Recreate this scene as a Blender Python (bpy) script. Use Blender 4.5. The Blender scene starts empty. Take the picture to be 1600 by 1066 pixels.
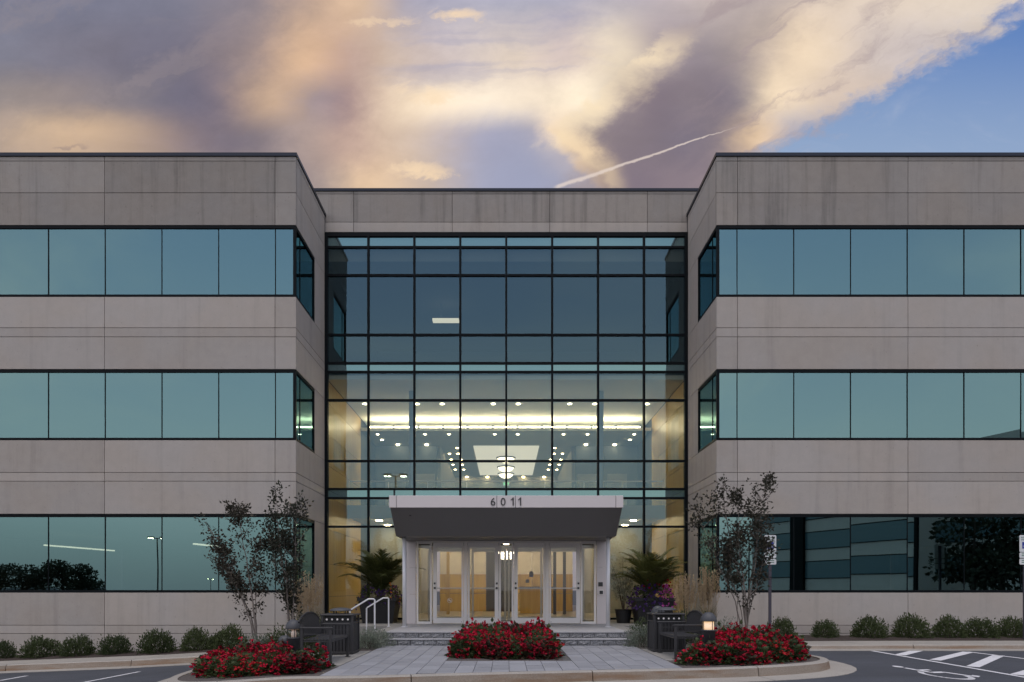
import bpy, math, random
import numpy as np
from mathutils import Vector, Matrix

R = math.radians
S = bpy.context.scene
C = S.collection

# ------------------------------------------------------------------ camera
F, H, VX, VY = 1120.0, 1.37, 791.0, 920.0      # focal length in photo pixels, eye height, vanishing point
cam_d = bpy.data.cameras.new('camera'); cam = bpy.data.objects.new('camera', cam_d); C.objects.link(cam)
cam_d.sensor_width = 36.0; cam_d.lens = F / 1600 * 36
cam_d.shift_x = (800 - VX) / 1600; cam_d.shift_y = (VY - 533) / 1600
cam_d.clip_start = 0.1; cam_d.clip_end = 2000
cam.location = (0, 0, H); cam.rotation_euler = (R(90), 0, 0)
S.camera = cam

# ------------------------------------------------------------------ node helpers
class E:
    """small expression wrapper around node sockets"""
    def __init__(s, t, sock): s.t, s.s = t, sock
    def _m(s, op, b=None, c=None, clamp=False):
        n = s.t.nodes.new('ShaderNodeMath'); n.operation = op; n.use_clamp = clamp
        for i, v in enumerate((s, b, c)):
            if v is None: continue
            if isinstance(v, E): s.t.links.new(v.s, n.inputs[i])
            else: n.inputs[i].default_value = v
        return E(s.t, n.outputs[0])
    def __add__(s, o): return s._m('ADD', o)
    __radd__ = __add__
    def __sub__(s, o): return s._m('SUBTRACT', o)
    def __rsub__(s, o): return (s * -1) + o
    def __mul__(s, o): return s._m('MULTIPLY', o)
    __rmul__ = __mul__
    def __truediv__(s, o): return s._m('DIVIDE', o)
    def max(s, o): return s._m('MAXIMUM', o)
    def min(s, o): return s._m('MINIMUM', o)
    def abs(s): return s._m('ABSOLUTE')
    def pow(s, o): return s._m('POWER', o)
    def step(s, a, b, kind='SMOOTHSTEP'):
        n = s.t.nodes.new('ShaderNodeMapRange'); n.interpolation_type = kind
        s.t.links.new(s.s, n.inputs[0])
        n.inputs[1].default_value = a; n.inputs[2].default_value = b
        return E(s.t, n.outputs[0])

def srgb(c):
    f = lambda v: (v / 255) / 12.92 if v <= 10 else (((v / 255) + 0.055) / 1.055) ** 2.4
    return (f(c[0]), f(c[1]), f(c[2]), 1)

def mixc(t, fac, a, b, mode='MIX'):
    n = t.nodes.new('ShaderNodeMix'); n.data_type = 'RGBA'; n.blend_type = mode
    def put(i, v):
        if isinstance(v, E): t.links.new(v.s, n.inputs[i])
        elif hasattr(v, 'is_linked'): t.links.new(v, n.inputs[i])
        else: n.inputs[i].default_value = v
    put(0, fac); put(6, a); put(7, b)
    return n.outputs[2]

def xyz(t, x, y, z=0.0):
    n = t.nodes.new('ShaderNodeCombineXYZ')
    for i, v in enumerate((x, y, z)):
        if isinstance(v, E): t.links.new(v.s, n.inputs[i])
        else: n.inputs[i].default_value = v
    return n.outputs[0]

def noise(t, vec, scale=1.0, detail=4.0, rough=0.5, dist=0.0):
    n = t.nodes.new('ShaderNodeTexNoise'); n.inputs['Scale'].default_value = scale
    n.inputs['Detail'].default_value = detail; n.inputs['Roughness'].default_value = rough
    n.inputs['Distortion'].default_value = dist
    if vec is not None: t.links.new(vec, n.inputs['Vector'])
    return E(t, n.outputs[0])

def ramp(t, fac, stops):
    n = t.nodes.new('ShaderNodeValToRGB'); n.color_ramp.interpolation = 'CARDINAL' if len(stops) > 6 else 'LINEAR'
    el = n.color_ramp.elements
    el[0].position, el[0].color = stops[0]
    el[1].position, el[1].color = stops[-1]
    for p, c in stops[1:-1]:
        e = el.new(p); e.color = c
    t.links.new(fac.s, n.inputs[0])
    return n.outputs[0]

# ------------------------------------------------------------------ world: dusk sky with lit cloud
SUN_EL, SKY_STR = 74.0, 0.15
EXPO = 0.3
def make_world():
    w = bpy.data.worlds.new('World'); S.world = w; w.use_nodes = True
    t = w.node_tree; t.nodes.clear()
    out = t.nodes.new('ShaderNodeOutputWorld')
    sky = t.nodes.new('ShaderNodeTexSky'); sky.sky_type = 'NISHITA'; sky.sun_disc = False
    sky.sun_elevation = R(SUN_EL); sky.sun_rotation = R(188)      # same direction as the soft lamp below
    sky.air_density = 0.9; sky.dust_density = 2.5; sky.ozone_density = 1.0
    tc = t.nodes.new('ShaderNodeTexCoord'); sep = t.nodes.new('ShaderNodeSeparateXYZ')
    t.links.new(tc.outputs['Generated'], sep.inputs[0])
    dx, dy, dz = (E(t, sep.outputs[i]) for i in range(3))
    dyc = dy.max(0.12)
    X = dx / dyc * (F / 1000) + VX / 1000              # cloud chart: direction on a plane, thousandths
    Y = VY / 1000 - dz / dyc * (F / 1000)
    p0 = xyz(t, X, Y)
    n1 = noise(t, xyz(t, X * 3.0, Y * 4.2, 1.7), 1.0, 6, 0.58, 0.6) - 0.5
    n2 = noise(t, xyz(t, X * 3.0, Y * 4.2, 9.3), 1.0, 6, 0.58, 0.6) - 0.5
    n3 = noise(t, xyz(t, X * 13 + Y * 4, Y * 17, 4.4), 1.0, 6, 0.62, 0.4) - 0.5
    n5 = noise(t, xyz(t, X * 34 + Y * 8, Y * 46, 2.2), 1.0, 5, 0.65, 0.5) - 0.5
    n4 = noise(t, xyz(t, X * 5 + Y * 3.2, Y * 12 - X * 2.5, 6.1), 1.0, 5, 0.6, 0.8) - 0.5   # streaks
    Xw = X + n1 * 0.075 + n3 * 0.040 + n5 * 0.012; Yw = Y + n2 * 0.06 + n3 * 0.022 + n5 * 0.008
    rows = [
     (-0.02, [(-.1,(104,112,140)),(.15,(116,118,140)),(.30,(124,121,138)),(.42,(150,134,136)),(.50,(203,168,140)),(.56,(210,178,150)),(.63,(166,160,176)),(.74,(168,168,190)),(.88,(165,165,186)),(1.0,(182,172,182)),(1.1,(192,176,172)),(1.2,(184,168,164)),(1.3,(214,194,176)),(1.5,(222,204,184)),(1.7,(205,190,180))]),
     (0.09, [(-.1,(122,124,142)),(.12,(120,116,132)),(.30,(118,111,126)),(.40,(164,139,130)),(.47,(212,170,132)),(.54,(190,156,140)),(.60,(198,172,154)),(.70,(204,187,182)),(.80,(222,202,184)),(.88,(208,188,180)),(.955,(230,210,182)),(1.03,(168,152,152)),(1.12,(150,137,142)),(1.20,(190,170,155)),(1.27,(232,206,174)),(1.36,(206,190,182)),(1.6,(190,180,180))]),
     (0.155, [(-.1,(138,130,132)),(.08,(146,132,130)),(.22,(122,115,126)),(.34,(122,110,122)),(.43,(192,158,130)),(.49,(158,138,140)),(.56,(180,150,140)),(.64,(240,214,182)),(.74,(246,226,200)),(.84,(236,216,190)),(.92,(246,226,196)),(.985,(150,134,135)),(1.08,(138,126,134)),(1.155,(150,137,140)),(1.22,(234,208,174)),(1.30,(212,190,172)),(1.6,(200,180,170))]),
     (0.215, [(-.1,(152,138,134)),(.10,(196,164,132)),(.21,(176,148,126)),(.31,(130,115,122)),(.40,(128,116,124)),(.47,(166,144,138)),(.55,(188,156,140)),(.64,(205,180,160)),(.73,(170,164,180)),(.82,(174,168,182)),(.865,(238,210,178)),(.92,(160,142,138)),(1.01,(134,121,130)),(1.11,(138,126,134)),(1.18,(226,192,154)),(1.24,(176,170,182)),(1.6,(180,170,178))]),
     (0.285, [(-.1,(168,146,130)),(.2,(176,150,132)),(.40,(150,132,130)),(.50,(165,145,138)),(.575,(222,186,148)),(.66,(196,174,160)),(.75,(164,164,186)),(.86,(158,160,182)),(.915,(236,202,162)),(.965,(150,132,136)),(1.05,(144,127,136)),(1.15,(150,134,140)),(1.25,(170,160,170)),(1.6,(180,170,178))]),
    ]
    fx = Xw.step(-0.1, 1.7, 'LINEAR')
    col = None
    for i, (ry, st) in enumerate(rows):
        c = ramp(t, fx, [((x + .1) / 1.8, srgb(k)) for x, k in st])
        col = c if col is None else mixc(t, Yw.step(rows[i - 1][0], ry), col, c)
    # light and dark texture inside the cloud
    hsv = t.nodes.new('ShaderNodeHueSaturation'); t.links.new(col, hsv.inputs['Color'])
    t.links.new((1.08 + n4 * 0.28 + n3 * 0.26 + n5 * 0.12).s, hsv.inputs['Value']); hsv.inputs['Saturation'].default_value = 0.86
    col = hsv.outputs[0]
    # flat streaks through the bright middle, slanting streaks along the right-hand plume
    n6 = noise(t, xyz(t, X * 3.2 + n1 * 1.2, Y * 24 + n2 * 2.0, 3.3), 1.0, 5, 0.55, 0.3)
    col = mixc(t, n6.step(0.46, 0.68) * X.step(0.56, 0.66) * X.step(1.0, 0.86) * Y.step(0.17, 0.09) * 0.55, col, srgb((166, 164, 186)))
    al = X * 0.872 - Y * 0.49; ac = X * 0.49 + Y * 0.872
    n7 = noise(t, xyz(t, al * 4.5 + n1, ac * 26 + n3 * 1.5, 5.5), 1.0, 6, 0.6, 0.5)
    col = mixc(t, n7.step(0.46, 0.70) * X.step(1.02, 1.12) * 0.62, col, srgb((164, 148, 152)))
    n8 = noise(t, xyz(t, X * 3.0 - Y * 2.0 + n1, Y * 9 + X * 3 + n3, 8.5), 1.0, 6, 0.6, 0.6)
    col = mixc(t, n8.step(0.48, 0.74) * X.step(0.42, 0.30) * 0.35, col, srgb((164, 150, 150)))
    # small sunlit puffs
    for (px, py, rx, ry, k) in ((.722, .026, .040, .014, .9), (.655, .266, .050, .012, .8), (.672, .148, .042, .014, .55), (1.275, .238, .045, .012, .6), (.60, .035, .06, .008, .5), (.115, .232, .03, .004, -.4)):
        d = ((X + n3 * .10 - px) / rx).pow(2) + ((Y + n3 * .05 + n5 * .03 - py) / ry).pow(2)
        m = (d + n5 * 2.2).step(1.5, -0.4) * abs(k)
        col = mixc(t, m, col, srgb((252, 222, 184)) if k > 0 else srgb((118, 108, 120)))
    # clear blue sky to the right of the plume
    e = (X - 1.195) * 0.49 + (Y - 0.235) * 0.872          # signed distance from the plume's lower right edge
    edge = (e + n3 * 0.13 + n1 * 0.05 + n4 * 0.09 + n5 * 0.03 + (n7 - 0.5) * 0.09).step(-0.022, 0.040) * X.step(1.12, 1.2)
    blue = mixc(t, Y.step(-0.05, 0.30), srgb((84, 124, 188)), srgb((148, 170, 202)))
    blue = mixc(t, n4.step(0.02, 0.4) * 0.35, blue, srgb((190, 196, 214)))
    col = mixc(t, edge, col, blue)
    # bright ragged rims of the plume
    e2 = (X - 0.857) * 0.66 - (Y - 0.207) * 0.75 + n3 * 0.035 + n5 * 0.02
    rim = e2.step(-0.004, 0.010) * e2.step(0.050, 0.014) * Y.step(0.19, 0.215) * X.step(0.99, 0.95)
    col = mixc(t, e2.step(0.0, -0.02) * Y.step(0.185, 0.24) * X.step(0.70, 0.78) * X.step(0.97, 0.93) * 0.7, col, srgb((160, 162, 186)))
    col = mixc(t, rim * 0.85, col, srgb((246, 218, 180)))
    e3 = (X - 0.857) * 0.68 + (Y - 0.207) * 0.73 + n3 * 0.075 + n5 * 0.03
    lit = e3.step(0.0, 0.014) * e3.step(0.075, 0.02) * Y.step(0.245, 0.20) * Y.step(0.03, 0.09)
    col = mixc(t, lit * (n4 * 1.6 + 0.55), col, srgb((250, 228, 194)))
    dk = e3.step(0.055, 0.10) * X.step(1.20, 1.10) * Y.step(0.06, 0.14)
    col = mixc(t, dk * 0.45, col, srgb((124, 112, 122)))
    # contrail
    cy = Y - (0.2925 + (X - 0.868) * -0.335)
    wdt = X.step(1.16, 0.90, 'LINEAR') * 0.0030 + 0.0006
    cm = ((cy + n3 * 0.009 + n5 * 0.006).abs() / wdt + n5 * 1.2).step(1.3, 0.2) * X.step(0.862, 0.874) * X.step(1.165, 1.09) * 0.70
    col = mixc(t, cm, col, srgb((232, 216, 206)))
    bg1 = t.nodes.new('ShaderNodeBackground'); bg1.inputs[1].default_value = SKY_STR
    # thin high veil over the rest of the sky
    vt = noise(t, xyz(t, dx * 2.2, dy * 2.2, dz * 5), 1.0, 5, 0.55, 0.5)
    vcol = mixc(t, dz.step(0.02, 0.16), (4.0, 3.9, 4.1, 1), (7.9, 6.9, 6.0, 1))
    veil = mixc(t, dz.step(0.60, 0.05) * 0.62 + vt.step(0.42, 0.75) * 0.30, sky.outputs[0], vcol)
    t.links.new(veil, bg1.inputs[0])
    bg2 = t.nodes.new('ShaderNodeBackground'); bg2.inputs[1].default_value = 2 ** -EXPO
    t.links.new(col, bg2.inputs[0])
    mx = t.nodes.new('ShaderNodeMixShader')
    t.links.new(dy.step(0.30, 0.60).s, mx.inputs[0])
    t.links.new(bg1.outputs[0], mx.inputs[1]); t.links.new(bg2.outputs[0], mx.inputs[2])
    t.links.new(mx.outputs[0], out.inputs[0])
make_world()

# soft glow of the high sky (no hard shadows in the photograph)
sd = bpy.data.lights.new('sun', 'SUN'); sd.energy = 0.5; sd.angle = R(45); sd.color = (1.0, 0.93, 0.86)
sun = bpy.data.objects.new('sun', sd); C.objects.link(sun); sun.location = (0, -20, 60)
sun.rotation_euler = (R(90 - SUN_EL), 0, R(-8))

S.view_settings.view_transform = 'Standard'; S.view_settings.look = 'None'
S.view_settings.exposure = EXPO; S.view_settings.gamma = 1.0
S.render.engine = 'CYCLES'
S.cycles.max_bounces = 8; S.cycles.transparent_max_bounces = 24; S.cycles.glossy_bounces = 5
S.cycles.diffuse_bounces = 4; S.cycles.sample_clamp_indirect = 6.0
S.cycles.caustics_reflective = False; S.cycles.caustics_refractive = False

# ------------------------------------------------------------------ materials
M = {}
def newmat(name):
    m = bpy.data.materials.new(name); m.use_nodes = True
    t = m.node_tree; b = t.nodes['Principled BSDF']; M[name] = m
    return m, t, b

def pos(t):
    g = t.nodes.new('ShaderNodeNewGeometry'); s = t.nodes.new('ShaderNodeSeparateXYZ')
    t.links.new(g.outputs['Position'], s.inputs[0])
    return g.outputs['Position'], E(t, s.outputs[0]), E(t, s.outputs[1]), E(t, s.outputs[2])

def rnd(t):
    o = t.nodes.new('ShaderNodeObjectInfo'); return E(t, o.outputs['Random'])

def simple(name, col, rough=0.6, metal=0.0, var=0.12, scale=6.0, bump=0.0, bscale=60, orand=0.0, spec=0.5):
    m, t, b = newmat(name); p, x, y, z = pos(t)
    n = noise(t, p, scale, 5, 0.6)
    f = (n - 0.5) * (2 * var) + 1.0
    if orand: f = f + (rnd(t) - 0.5) * (2 * orand)
    c = t.nodes.new('ShaderNodeHueSaturation'); c.inputs['Color'].default_value = (*col, 1)
    t.links.new(f.s, c.inputs['Value']); t.links.new(c.outputs[0], b.inputs['Base Color'])
    b.inputs['Roughness'].default_value = rough; b.inputs['Metallic'].default_value = metal
    b.inputs['Specular IOR Level'].default_value = spec
    if bump:
        bn = t.nodes.new('ShaderNodeBump'); bn.inputs['Strength'].default_value = bump; bn.inputs['Distance'].default_value = 0.02
        t.links.new(noise(t, p, bscale, 4, 0.6).s, bn.inputs['Height']); t.links.new(bn.outputs[0], b.inputs['Normal'])
    return m

def emis(name, col, k):
    m, t, b = newmat(name)
    b.inputs['Base Color'].default_value = (.8, .8, .8, 1)
    b.inputs['Emission Color'].default_value = (*col, 1); b.inputs['Emission Strength'].default_value = k
    return m

def concrete(name='precast_concrete', soil=0.15, shade=0.0):
    m, t, b = newmat(name); p, x, y, z = pos(t)
    big = noise(t, p, 0.55, 4, 0.55)
    mid = noise(t, p, 4.0, 5, 0.65)
    fine = noise(t, p, 55, 3, 0.7)
    streak = noise(t, xyz(t, x * 3.2, y * 3.2, z * 0.16), 1.0, 5, 0.62)
    pits = noise(t, p, 15, 2, 0.5)
    v = 1.0 + (big - 0.5) * 0.22 + (mid - 0.5) * 0.20 + (fine - 0.5) * 0.22 + (rnd(t) - 0.5) * 0.16
    v = v - streak.step(0.50, 0.74) * soil - shade * (0.75 + big * 0.5) - pits.step(0.70, 0.76) * 0.22  # streaks and pits, plus an overall darkening painted in as shade
    c = t.nodes.new('ShaderNodeHueSaturation'); t.links.new(v.s, c.inputs['Value'])
    t.links.new(mixc(t, big.step(0.35, 0.65), (0.430, 0.384, 0.340, 1), (0.408, 0.376, 0.346, 1)), c.inputs['Color'])
    t.links.new(c.outputs[0], b.inputs['Base Color']); b.inputs['Roughness'].default_value = 0.85
    bn = t.nodes.new('ShaderNodeBump'); bn.inputs['Strength'].default_value = 0.25; bn.inputs['Distance'].default_value = 0.01
    t.links.new((fine + pits * 0.6).s, bn.inputs['Height']); t.links.new(bn.outputs[0], b.inputs['Normal'])
concrete()
concrete('precast_streaked_shaded', 0.24, 0.27)      # rain-streaked upper panels, with shade painted in as an overall darker tone

def glass(name, refl, rcol, tcol, wav=0.35, wscale=0.7):
    m = bpy.data.materials.new(name); m.use_nodes = True; M[name] = m
    t = m.node_tree; t.nodes.clear()
    o = t.nodes.new('ShaderNodeOutputMaterial'); mx = t.nodes.new('ShaderNodeMixShader')
    g = t.nodes.new('ShaderNodeBsdfGlossy'); g.inputs['Roughness'].default_value = 0.0; g.inputs['Color'].default_value = (*rcol, 1)
    tr = t.nodes.new('ShaderNodeBsdfTransparent'); tr.inputs['Color'].default_value = (*tcol, 1)
    p, x, y, z = pos(t)
    bn = t.nodes.new('ShaderNodeBump'); bn.inputs['Strength'].default_value = wav; bn.inputs['Distance'].default_value = 0.02
    t.links.new(noise(t, p, wscale, 1, 0.4).s, bn.inputs['Height']); t.links.new(bn.outputs[0], g.inputs['Normal'])
    lw = t.nodes.new('ShaderNodeLayerWeight'); lw.inputs['Blend'].default_value = 0.5
    f = E(t, lw.outputs['Facing']).pow(5.0) * (1 - refl) * 0.9 + refl
    t.links.new(f.s, mx.inputs[0]); t.links.new(tr.outputs[0], mx.inputs[1]); t.links.new(g.outputs[0], mx.inputs[2])
    t.links.new(mx.outputs[0], o.inputs[0])
glass('wing_glass', 0.27, (0.52, 0.90, 0.95), (0.22, 0.27, 0.27), wav=0.055, wscale=0.55)
glass('curtain_glass', 0.125, (0.50, 0.84, 1.0), (0.66, 0.69, 0.62), wav=0.05)
glass('door_glass', 0.09, (0.9, 0.95, 1.0), (0.72, 0.74, 0.72), wav=0.02)
glass('clear_glass', 0.06, (1, 1, 1), (0.86, 0.93, 0.90), wav=0.0)
glass('lens_glass', 0.08, (1, 1, 1), (0.95, 0.93, 0.88), wav=0.0)

def spandrel():
    m, t, b = newmat('spandrel_glass')
    b.inputs['Base Color'].default_value = (0.03, 0.05, 0.055, 1); b.inputs['Metallic'].default_value = 0.0
    g = t.nodes.new('ShaderNodeBsdfGlossy'); g.inputs['Roughness'].default_value = 0.0; g.inputs['Color'].default_value = (0.52, 0.96, 0.98, 1)
    mx = t.nodes.new('ShaderNodeMixShader'); mx.inputs[0].default_value = 0.25
    o = t.nodes['Material Output']
    t.links.new(b.outputs[0], mx.inputs[1]); t.links.new(g.outputs[0], mx.inputs[2]); t.links.new(mx.outputs[0], o.inputs[0])
spandrel()

simple('dark_frame', (0.005, 0.007, 0.009), 0.5, 0.0, 0.05, spec=.10)
simple('joint_backing', (0.13, 0.10, 0.085), 0.9)
simple('coping', (0.018, 0.022, 0.035), 0.4, 0.3, 0.08, 1.5)
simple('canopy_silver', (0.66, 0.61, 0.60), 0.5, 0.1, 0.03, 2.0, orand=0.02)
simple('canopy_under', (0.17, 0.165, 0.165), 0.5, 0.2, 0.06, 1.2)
simple('aluminium', (0.86, 0.82, 0.78), 0.5, 0.0, 0.03, 3.0)
simple('white_paint_metal', (0.72, 0.72, 0.74), 0.4, 0.1, 0.04, 3.0)
simple('numeral_dark', (0.03, 0.028, 0.03), 0.5)
simple('black_metal', (0.030, 0.030, 0.033), 0.5, 0.0, 0.15, 8, orand=0.05)
simple('bollard_grey', (0.055, 0.058, 0.066), 0.55, 0.0, 0.08, 8)
simple('dark_plastic', (0.04, 0.04, 0.042), 0.5)
simple('planter_black', (0.012, 0.012, 0.014), 0.6, 0.0, 0.2, 3)
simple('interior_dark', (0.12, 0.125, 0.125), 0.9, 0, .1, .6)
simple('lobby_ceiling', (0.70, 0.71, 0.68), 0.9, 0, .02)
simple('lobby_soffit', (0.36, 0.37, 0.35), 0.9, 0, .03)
simple('lobby_wall', (0.42, 0.41, 0.38), 0.85, 0, .04)
simple('cream_wall', (0.72, 0.64, 0.52), 0.85, 0, .05)
simple('lobby_grey', (0.20, 0.22, 0.23), 0.85, 0, .06)
simple('lobby_stone', (0.33, 0.29, 0.24), 0.35, 0, .1, 2)
simple('white_panel', (0.80, 0.79, 0.76), 0.9, 0, .02)
simple('column_blue', (0.30, 0.34, 0.38), 0.6)
simple('reception_dark', (0.06, 0.055, 0.05), 0.5)
simple('sign_white', (0.72, 0.74, 0.74), 0.4)
simple('sign_blue', (0.03, 0.05, 0.32), 0.4)
simple('sign_green', (0.03, 0.16, 0.09), 0.5)
simple('sign_post', (0.06, 0.055, 0.075), 0.5)
simple('decal_grey', (0.17, 0.18, 0.18), 0.6)
simple('decal_blue', (0.08, 0.12, 0.22), 0.6)
simple('decal_white', (0.6, 0.6, 0.6), 0.6)
simple('petal_red', (0.34, 0.008, 0.028), 0.7, 0, .35, 30, orand=0.30, spec=.1)
simple('petal_coral', (0.38, 0.020, 0.026), 0.7, 0, .35, 30, orand=0.2, spec=.1)
simple('petal_maroon', (0.22, 0.006, 0.020), 0.7, 0, .35, 30, orand=0.2, spec=.1)
simple('petal_purple', (0.055, 0.018, 0.14), 0.6, 0, .35, 30)
simple('petal_pink', (0.55, 0.08, 0.40), 0.6, 0, .3, 30)
simple('petal_orange', (0.55, 0.16, 0.02), 0.6, 0, .3, 30)
simple('plume', (0.42, 0.32, 0.20), 0.9, 0, .25, 20, orand=.1)
simple('mulch', (0.040, 0.027, 0.022), 0.95, 0, .55, 22, bump=1.0, bscale=35)
simple('mulch_grey', (0.085, 0.072, 0.066), 0.95, 0, .5, 28, bump=1.0, bscale=38)
emis('fluorescent', (1.0, 0.83, 0.54), 48.0)
emis('office_tube', (1.0, 0.92, 0.74), 0.7)
emis('downlight', (1.0, 0.84, 0.58), 26.0)
emis('warm_spot', (1.0, 0.74, 0.40), 40.0)
emis('pendant_glow', (1.0, 0.86, 0.64), 3.2)
emis('pendant_lamp', (1.0, 0.90, 0.74), 60.0)
emis('bollard_glow', (1.0, 0.56, 0.22), 0.9)
emis('bollard_dim', (1.0, 0.66, 0.52), 0.12)
emis('lot_lamp', (1.0, 0.78, 0.45), 60.0)
emis('panel_painted_glow', (1.0, 0.90, 0.74), 0.60)  # glow stands in for pendant light falling on the white ceiling panel
emis('wing_tube', (1.0, 0.90, 0.66), 2.0)
emis('lobby_fill_downlight', (1.0, 0.82, 0.54), 75.0)
emis('amber_lens', (1.0, 0.62, 0.30), 0.62)
emis('exit_green', (0.1, 0.9, 0.35), 2.0)

def leafmat(name, col, col2, rough=0.55, trans=0.25):
    m, t, b = newmat(name); p, x, y, z = pos(t)
    n = noise(t, p, 9, 3, 0.6); n2 = noise(t, p, 60, 2, 0.5)
    c = mixc(t, (n * 0.6 + n2 * 0.4 + (rnd(t) - .5) * .2).step(0.3, 0.7), (*col, 1), (*col2, 1))
    t.links.new(c, b.inputs['Base Color']); b.inputs['Roughness'].default_value = rough
    b.inputs['Specular IOR Level'].default_value = 0.3
    tl = t.nodes.new('ShaderNodeBsdfTranslucent'); t.links.new(c, tl.inputs['Color'])
    mx = t.nodes.new('ShaderNodeMixShader'); mx.inputs[0].default_value = trans
    o = t.nodes['Material Output']
    t.links.new(b.outputs[0], mx.inputs[1]); t.links.new(tl.outputs[0], mx.inputs[2]); t.links.new(mx.outputs[0], o.inputs[0])
leafmat('leaf_shrub', (0.042, 0.062, 0.024), (0.095, 0.120, 0.048))
leafmat('leaf_myrtle', (0.030, 0.036, 0.024), (0.070, 0.058, 0.044))
leafmat('leaf_begonia', (0.030, 0.050, 0.020), (0.075, 0.100, 0.036))
leafmat('leaf_bronze', (0.030, 0.030, 0.018), (0.065, 0.045, 0.028))
leafmat('leaf_grass', (0.075, 0.090, 0.035), (0.15, 0.15, 0.07))
leafmat('leaf_silver', (0.12, 0.15, 0.12), (0.24, 0.27, 0.21))
leafmat('leaf_palm', (0.040, 0.052, 0.016), (0.105, 0.115, 0.036))
leafmat('leaf_tree', (0.018, 0.028, 0.014), (0.045, 0.060, 0.03))
simple('bark', (0.19, 0.16, 0.14), 0.85, 0, .3, 14)
simple('bark_dark', (0.07, 0.055, 0.045), 0.9, 0, .3, 14)

def wood():
    m, t, b = newmat('gold_wood'); p, x, y, z = pos(t)
    g = noise(t, xyz(t, x * 6, y * 6, z * 0.5), 1.5, 4, 0.6)
    c = mixc(t, (g + (rnd(t) - .5) * .3).step(0.3, 0.7), (0.46, 0.28, 0.06, 1), (0.56, 0.37, 0.10, 1))
    t.links.new(c, b.inputs['Base Color']); b.inputs['Roughness'].default_value = 0.4
wood()

def asphalt():
    m, t, b = newmat('asphalt'); p, x, y, z = pos(t)
    a = noise(t, p, 0.5, 5, 0.6, 0.5); f = noise(t, p, 75, 3, 0.7); tr = noise(t, xyz(t, x * .35, y * 2.2, 0), 1, 4, .6)
    v = 1.0 + (a - .5) * .9 + (f - .5) * 1.2 + (tr - .5) * .6
    c = t.nodes.new('ShaderNodeHueSaturation'); c.inputs['Color'].default_value = (0.050, 0.054, 0.066, 1)
    t.links.new(v.s, c.inputs['Value']); t.links.new(c.outputs[0], b.inputs['Base Color']); b.inputs['Roughness'].default_value = 0.8
    bn = t.nodes.new('ShaderNodeBump'); bn.inputs['Strength'].default_value = .5; bn.inputs['Distance'].default_value = .01
    t.links.new(f.s, bn.inputs['Height']); t.links.new(bn.outputs[0], b.inputs['Normal'])
asphalt()

def line_paint():
    m, t, b = newmat('line_paint'); p, x, y, z = pos(t)
    n = noise(t, p, 30, 4, .7); n2 = noise(t, p, 3, 3, .6)
    c = mixc(t, (n * .7 + n2 * .3).step(.28, .5), (0.30, 0.30, 0.32, 1), (0.66, 0.66, 0.68, 1))
    t.links.new(c, b.inputs['Base Color']); b.inputs['Roughness'].default_value = .7
line_paint()

def stone(name, c1, c2, var=.25, orand=.12, speck=60, rough=.7, bump=.3, stain=None):
    m, t, b = newmat(name); p, x, y, z = pos(t)
    s = noise(t, p, speck, 3, .7); l = noise(t, p, 1.6, 4, .6)
    c = mixc(t, s.step(.35, .65), (*c1, 1), (*c2, 1))
    if stain is not None:
        st = noise(t, xyz(t, x * .9, y * .9, z * 7), 1.0, 5, .6)
        c = mixc(t, st.step(.42, .68) * .75, c, (*stain, 1))
    h = t.nodes.new('ShaderNodeHueSaturation'); t.links.new(c, h.inputs['Color'])
    t.links.new((1.0 + (l - .5) * 2 * var + (rnd(t) - .5) * 2 * orand).s, h.inputs['Value'])
    t.links.new(h.outputs[0], b.inputs['Base Color']); b.inputs['Roughness'].default_value = rough
    bn = t.nodes.new('ShaderNodeBump'); bn.inputs['Strength'].default_value = bump; bn.inputs['Distance'].default_value = .015
    t.links.new(s.s, bn.inputs['Height']); t.links.new(bn.outputs[0], b.inputs['Normal'])
stone('paver', (0.228, 0.236, 0.258), (0.288, 0.295, 0.315), .16, .11, 70, .75, .15)
stone('paver_joint', (0.07, 0.07, 0.07), (0.10, 0.10, 0.10))
stone('granite_rock', (0.11, 0.115, 0.12), (0.36, 0.36, 0.37), .25, .12, 42, .8, .9)
stone('granite_tread', (0.30, 0.30, 0.31), (0.38, 0.38, 0.39), .12, .05, 80, .7, .15)
stone('kerb_top', (0.28, 0.26, 0.23), (0.35, 0.325, 0.29), .16, .05, 50, .85, .3)
stone('kerb_face', (0.235, 0.195, 0.155), (0.30, 0.255, 0.21), .2, .06, 50, .85, .3, stain=(0.20, 0.115, 0.06))
stone('pad_concrete', (0.24, 0.235, 0.22), (0.30, 0.29, 0.27), .16, .05, 50, .85, .3)

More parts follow.
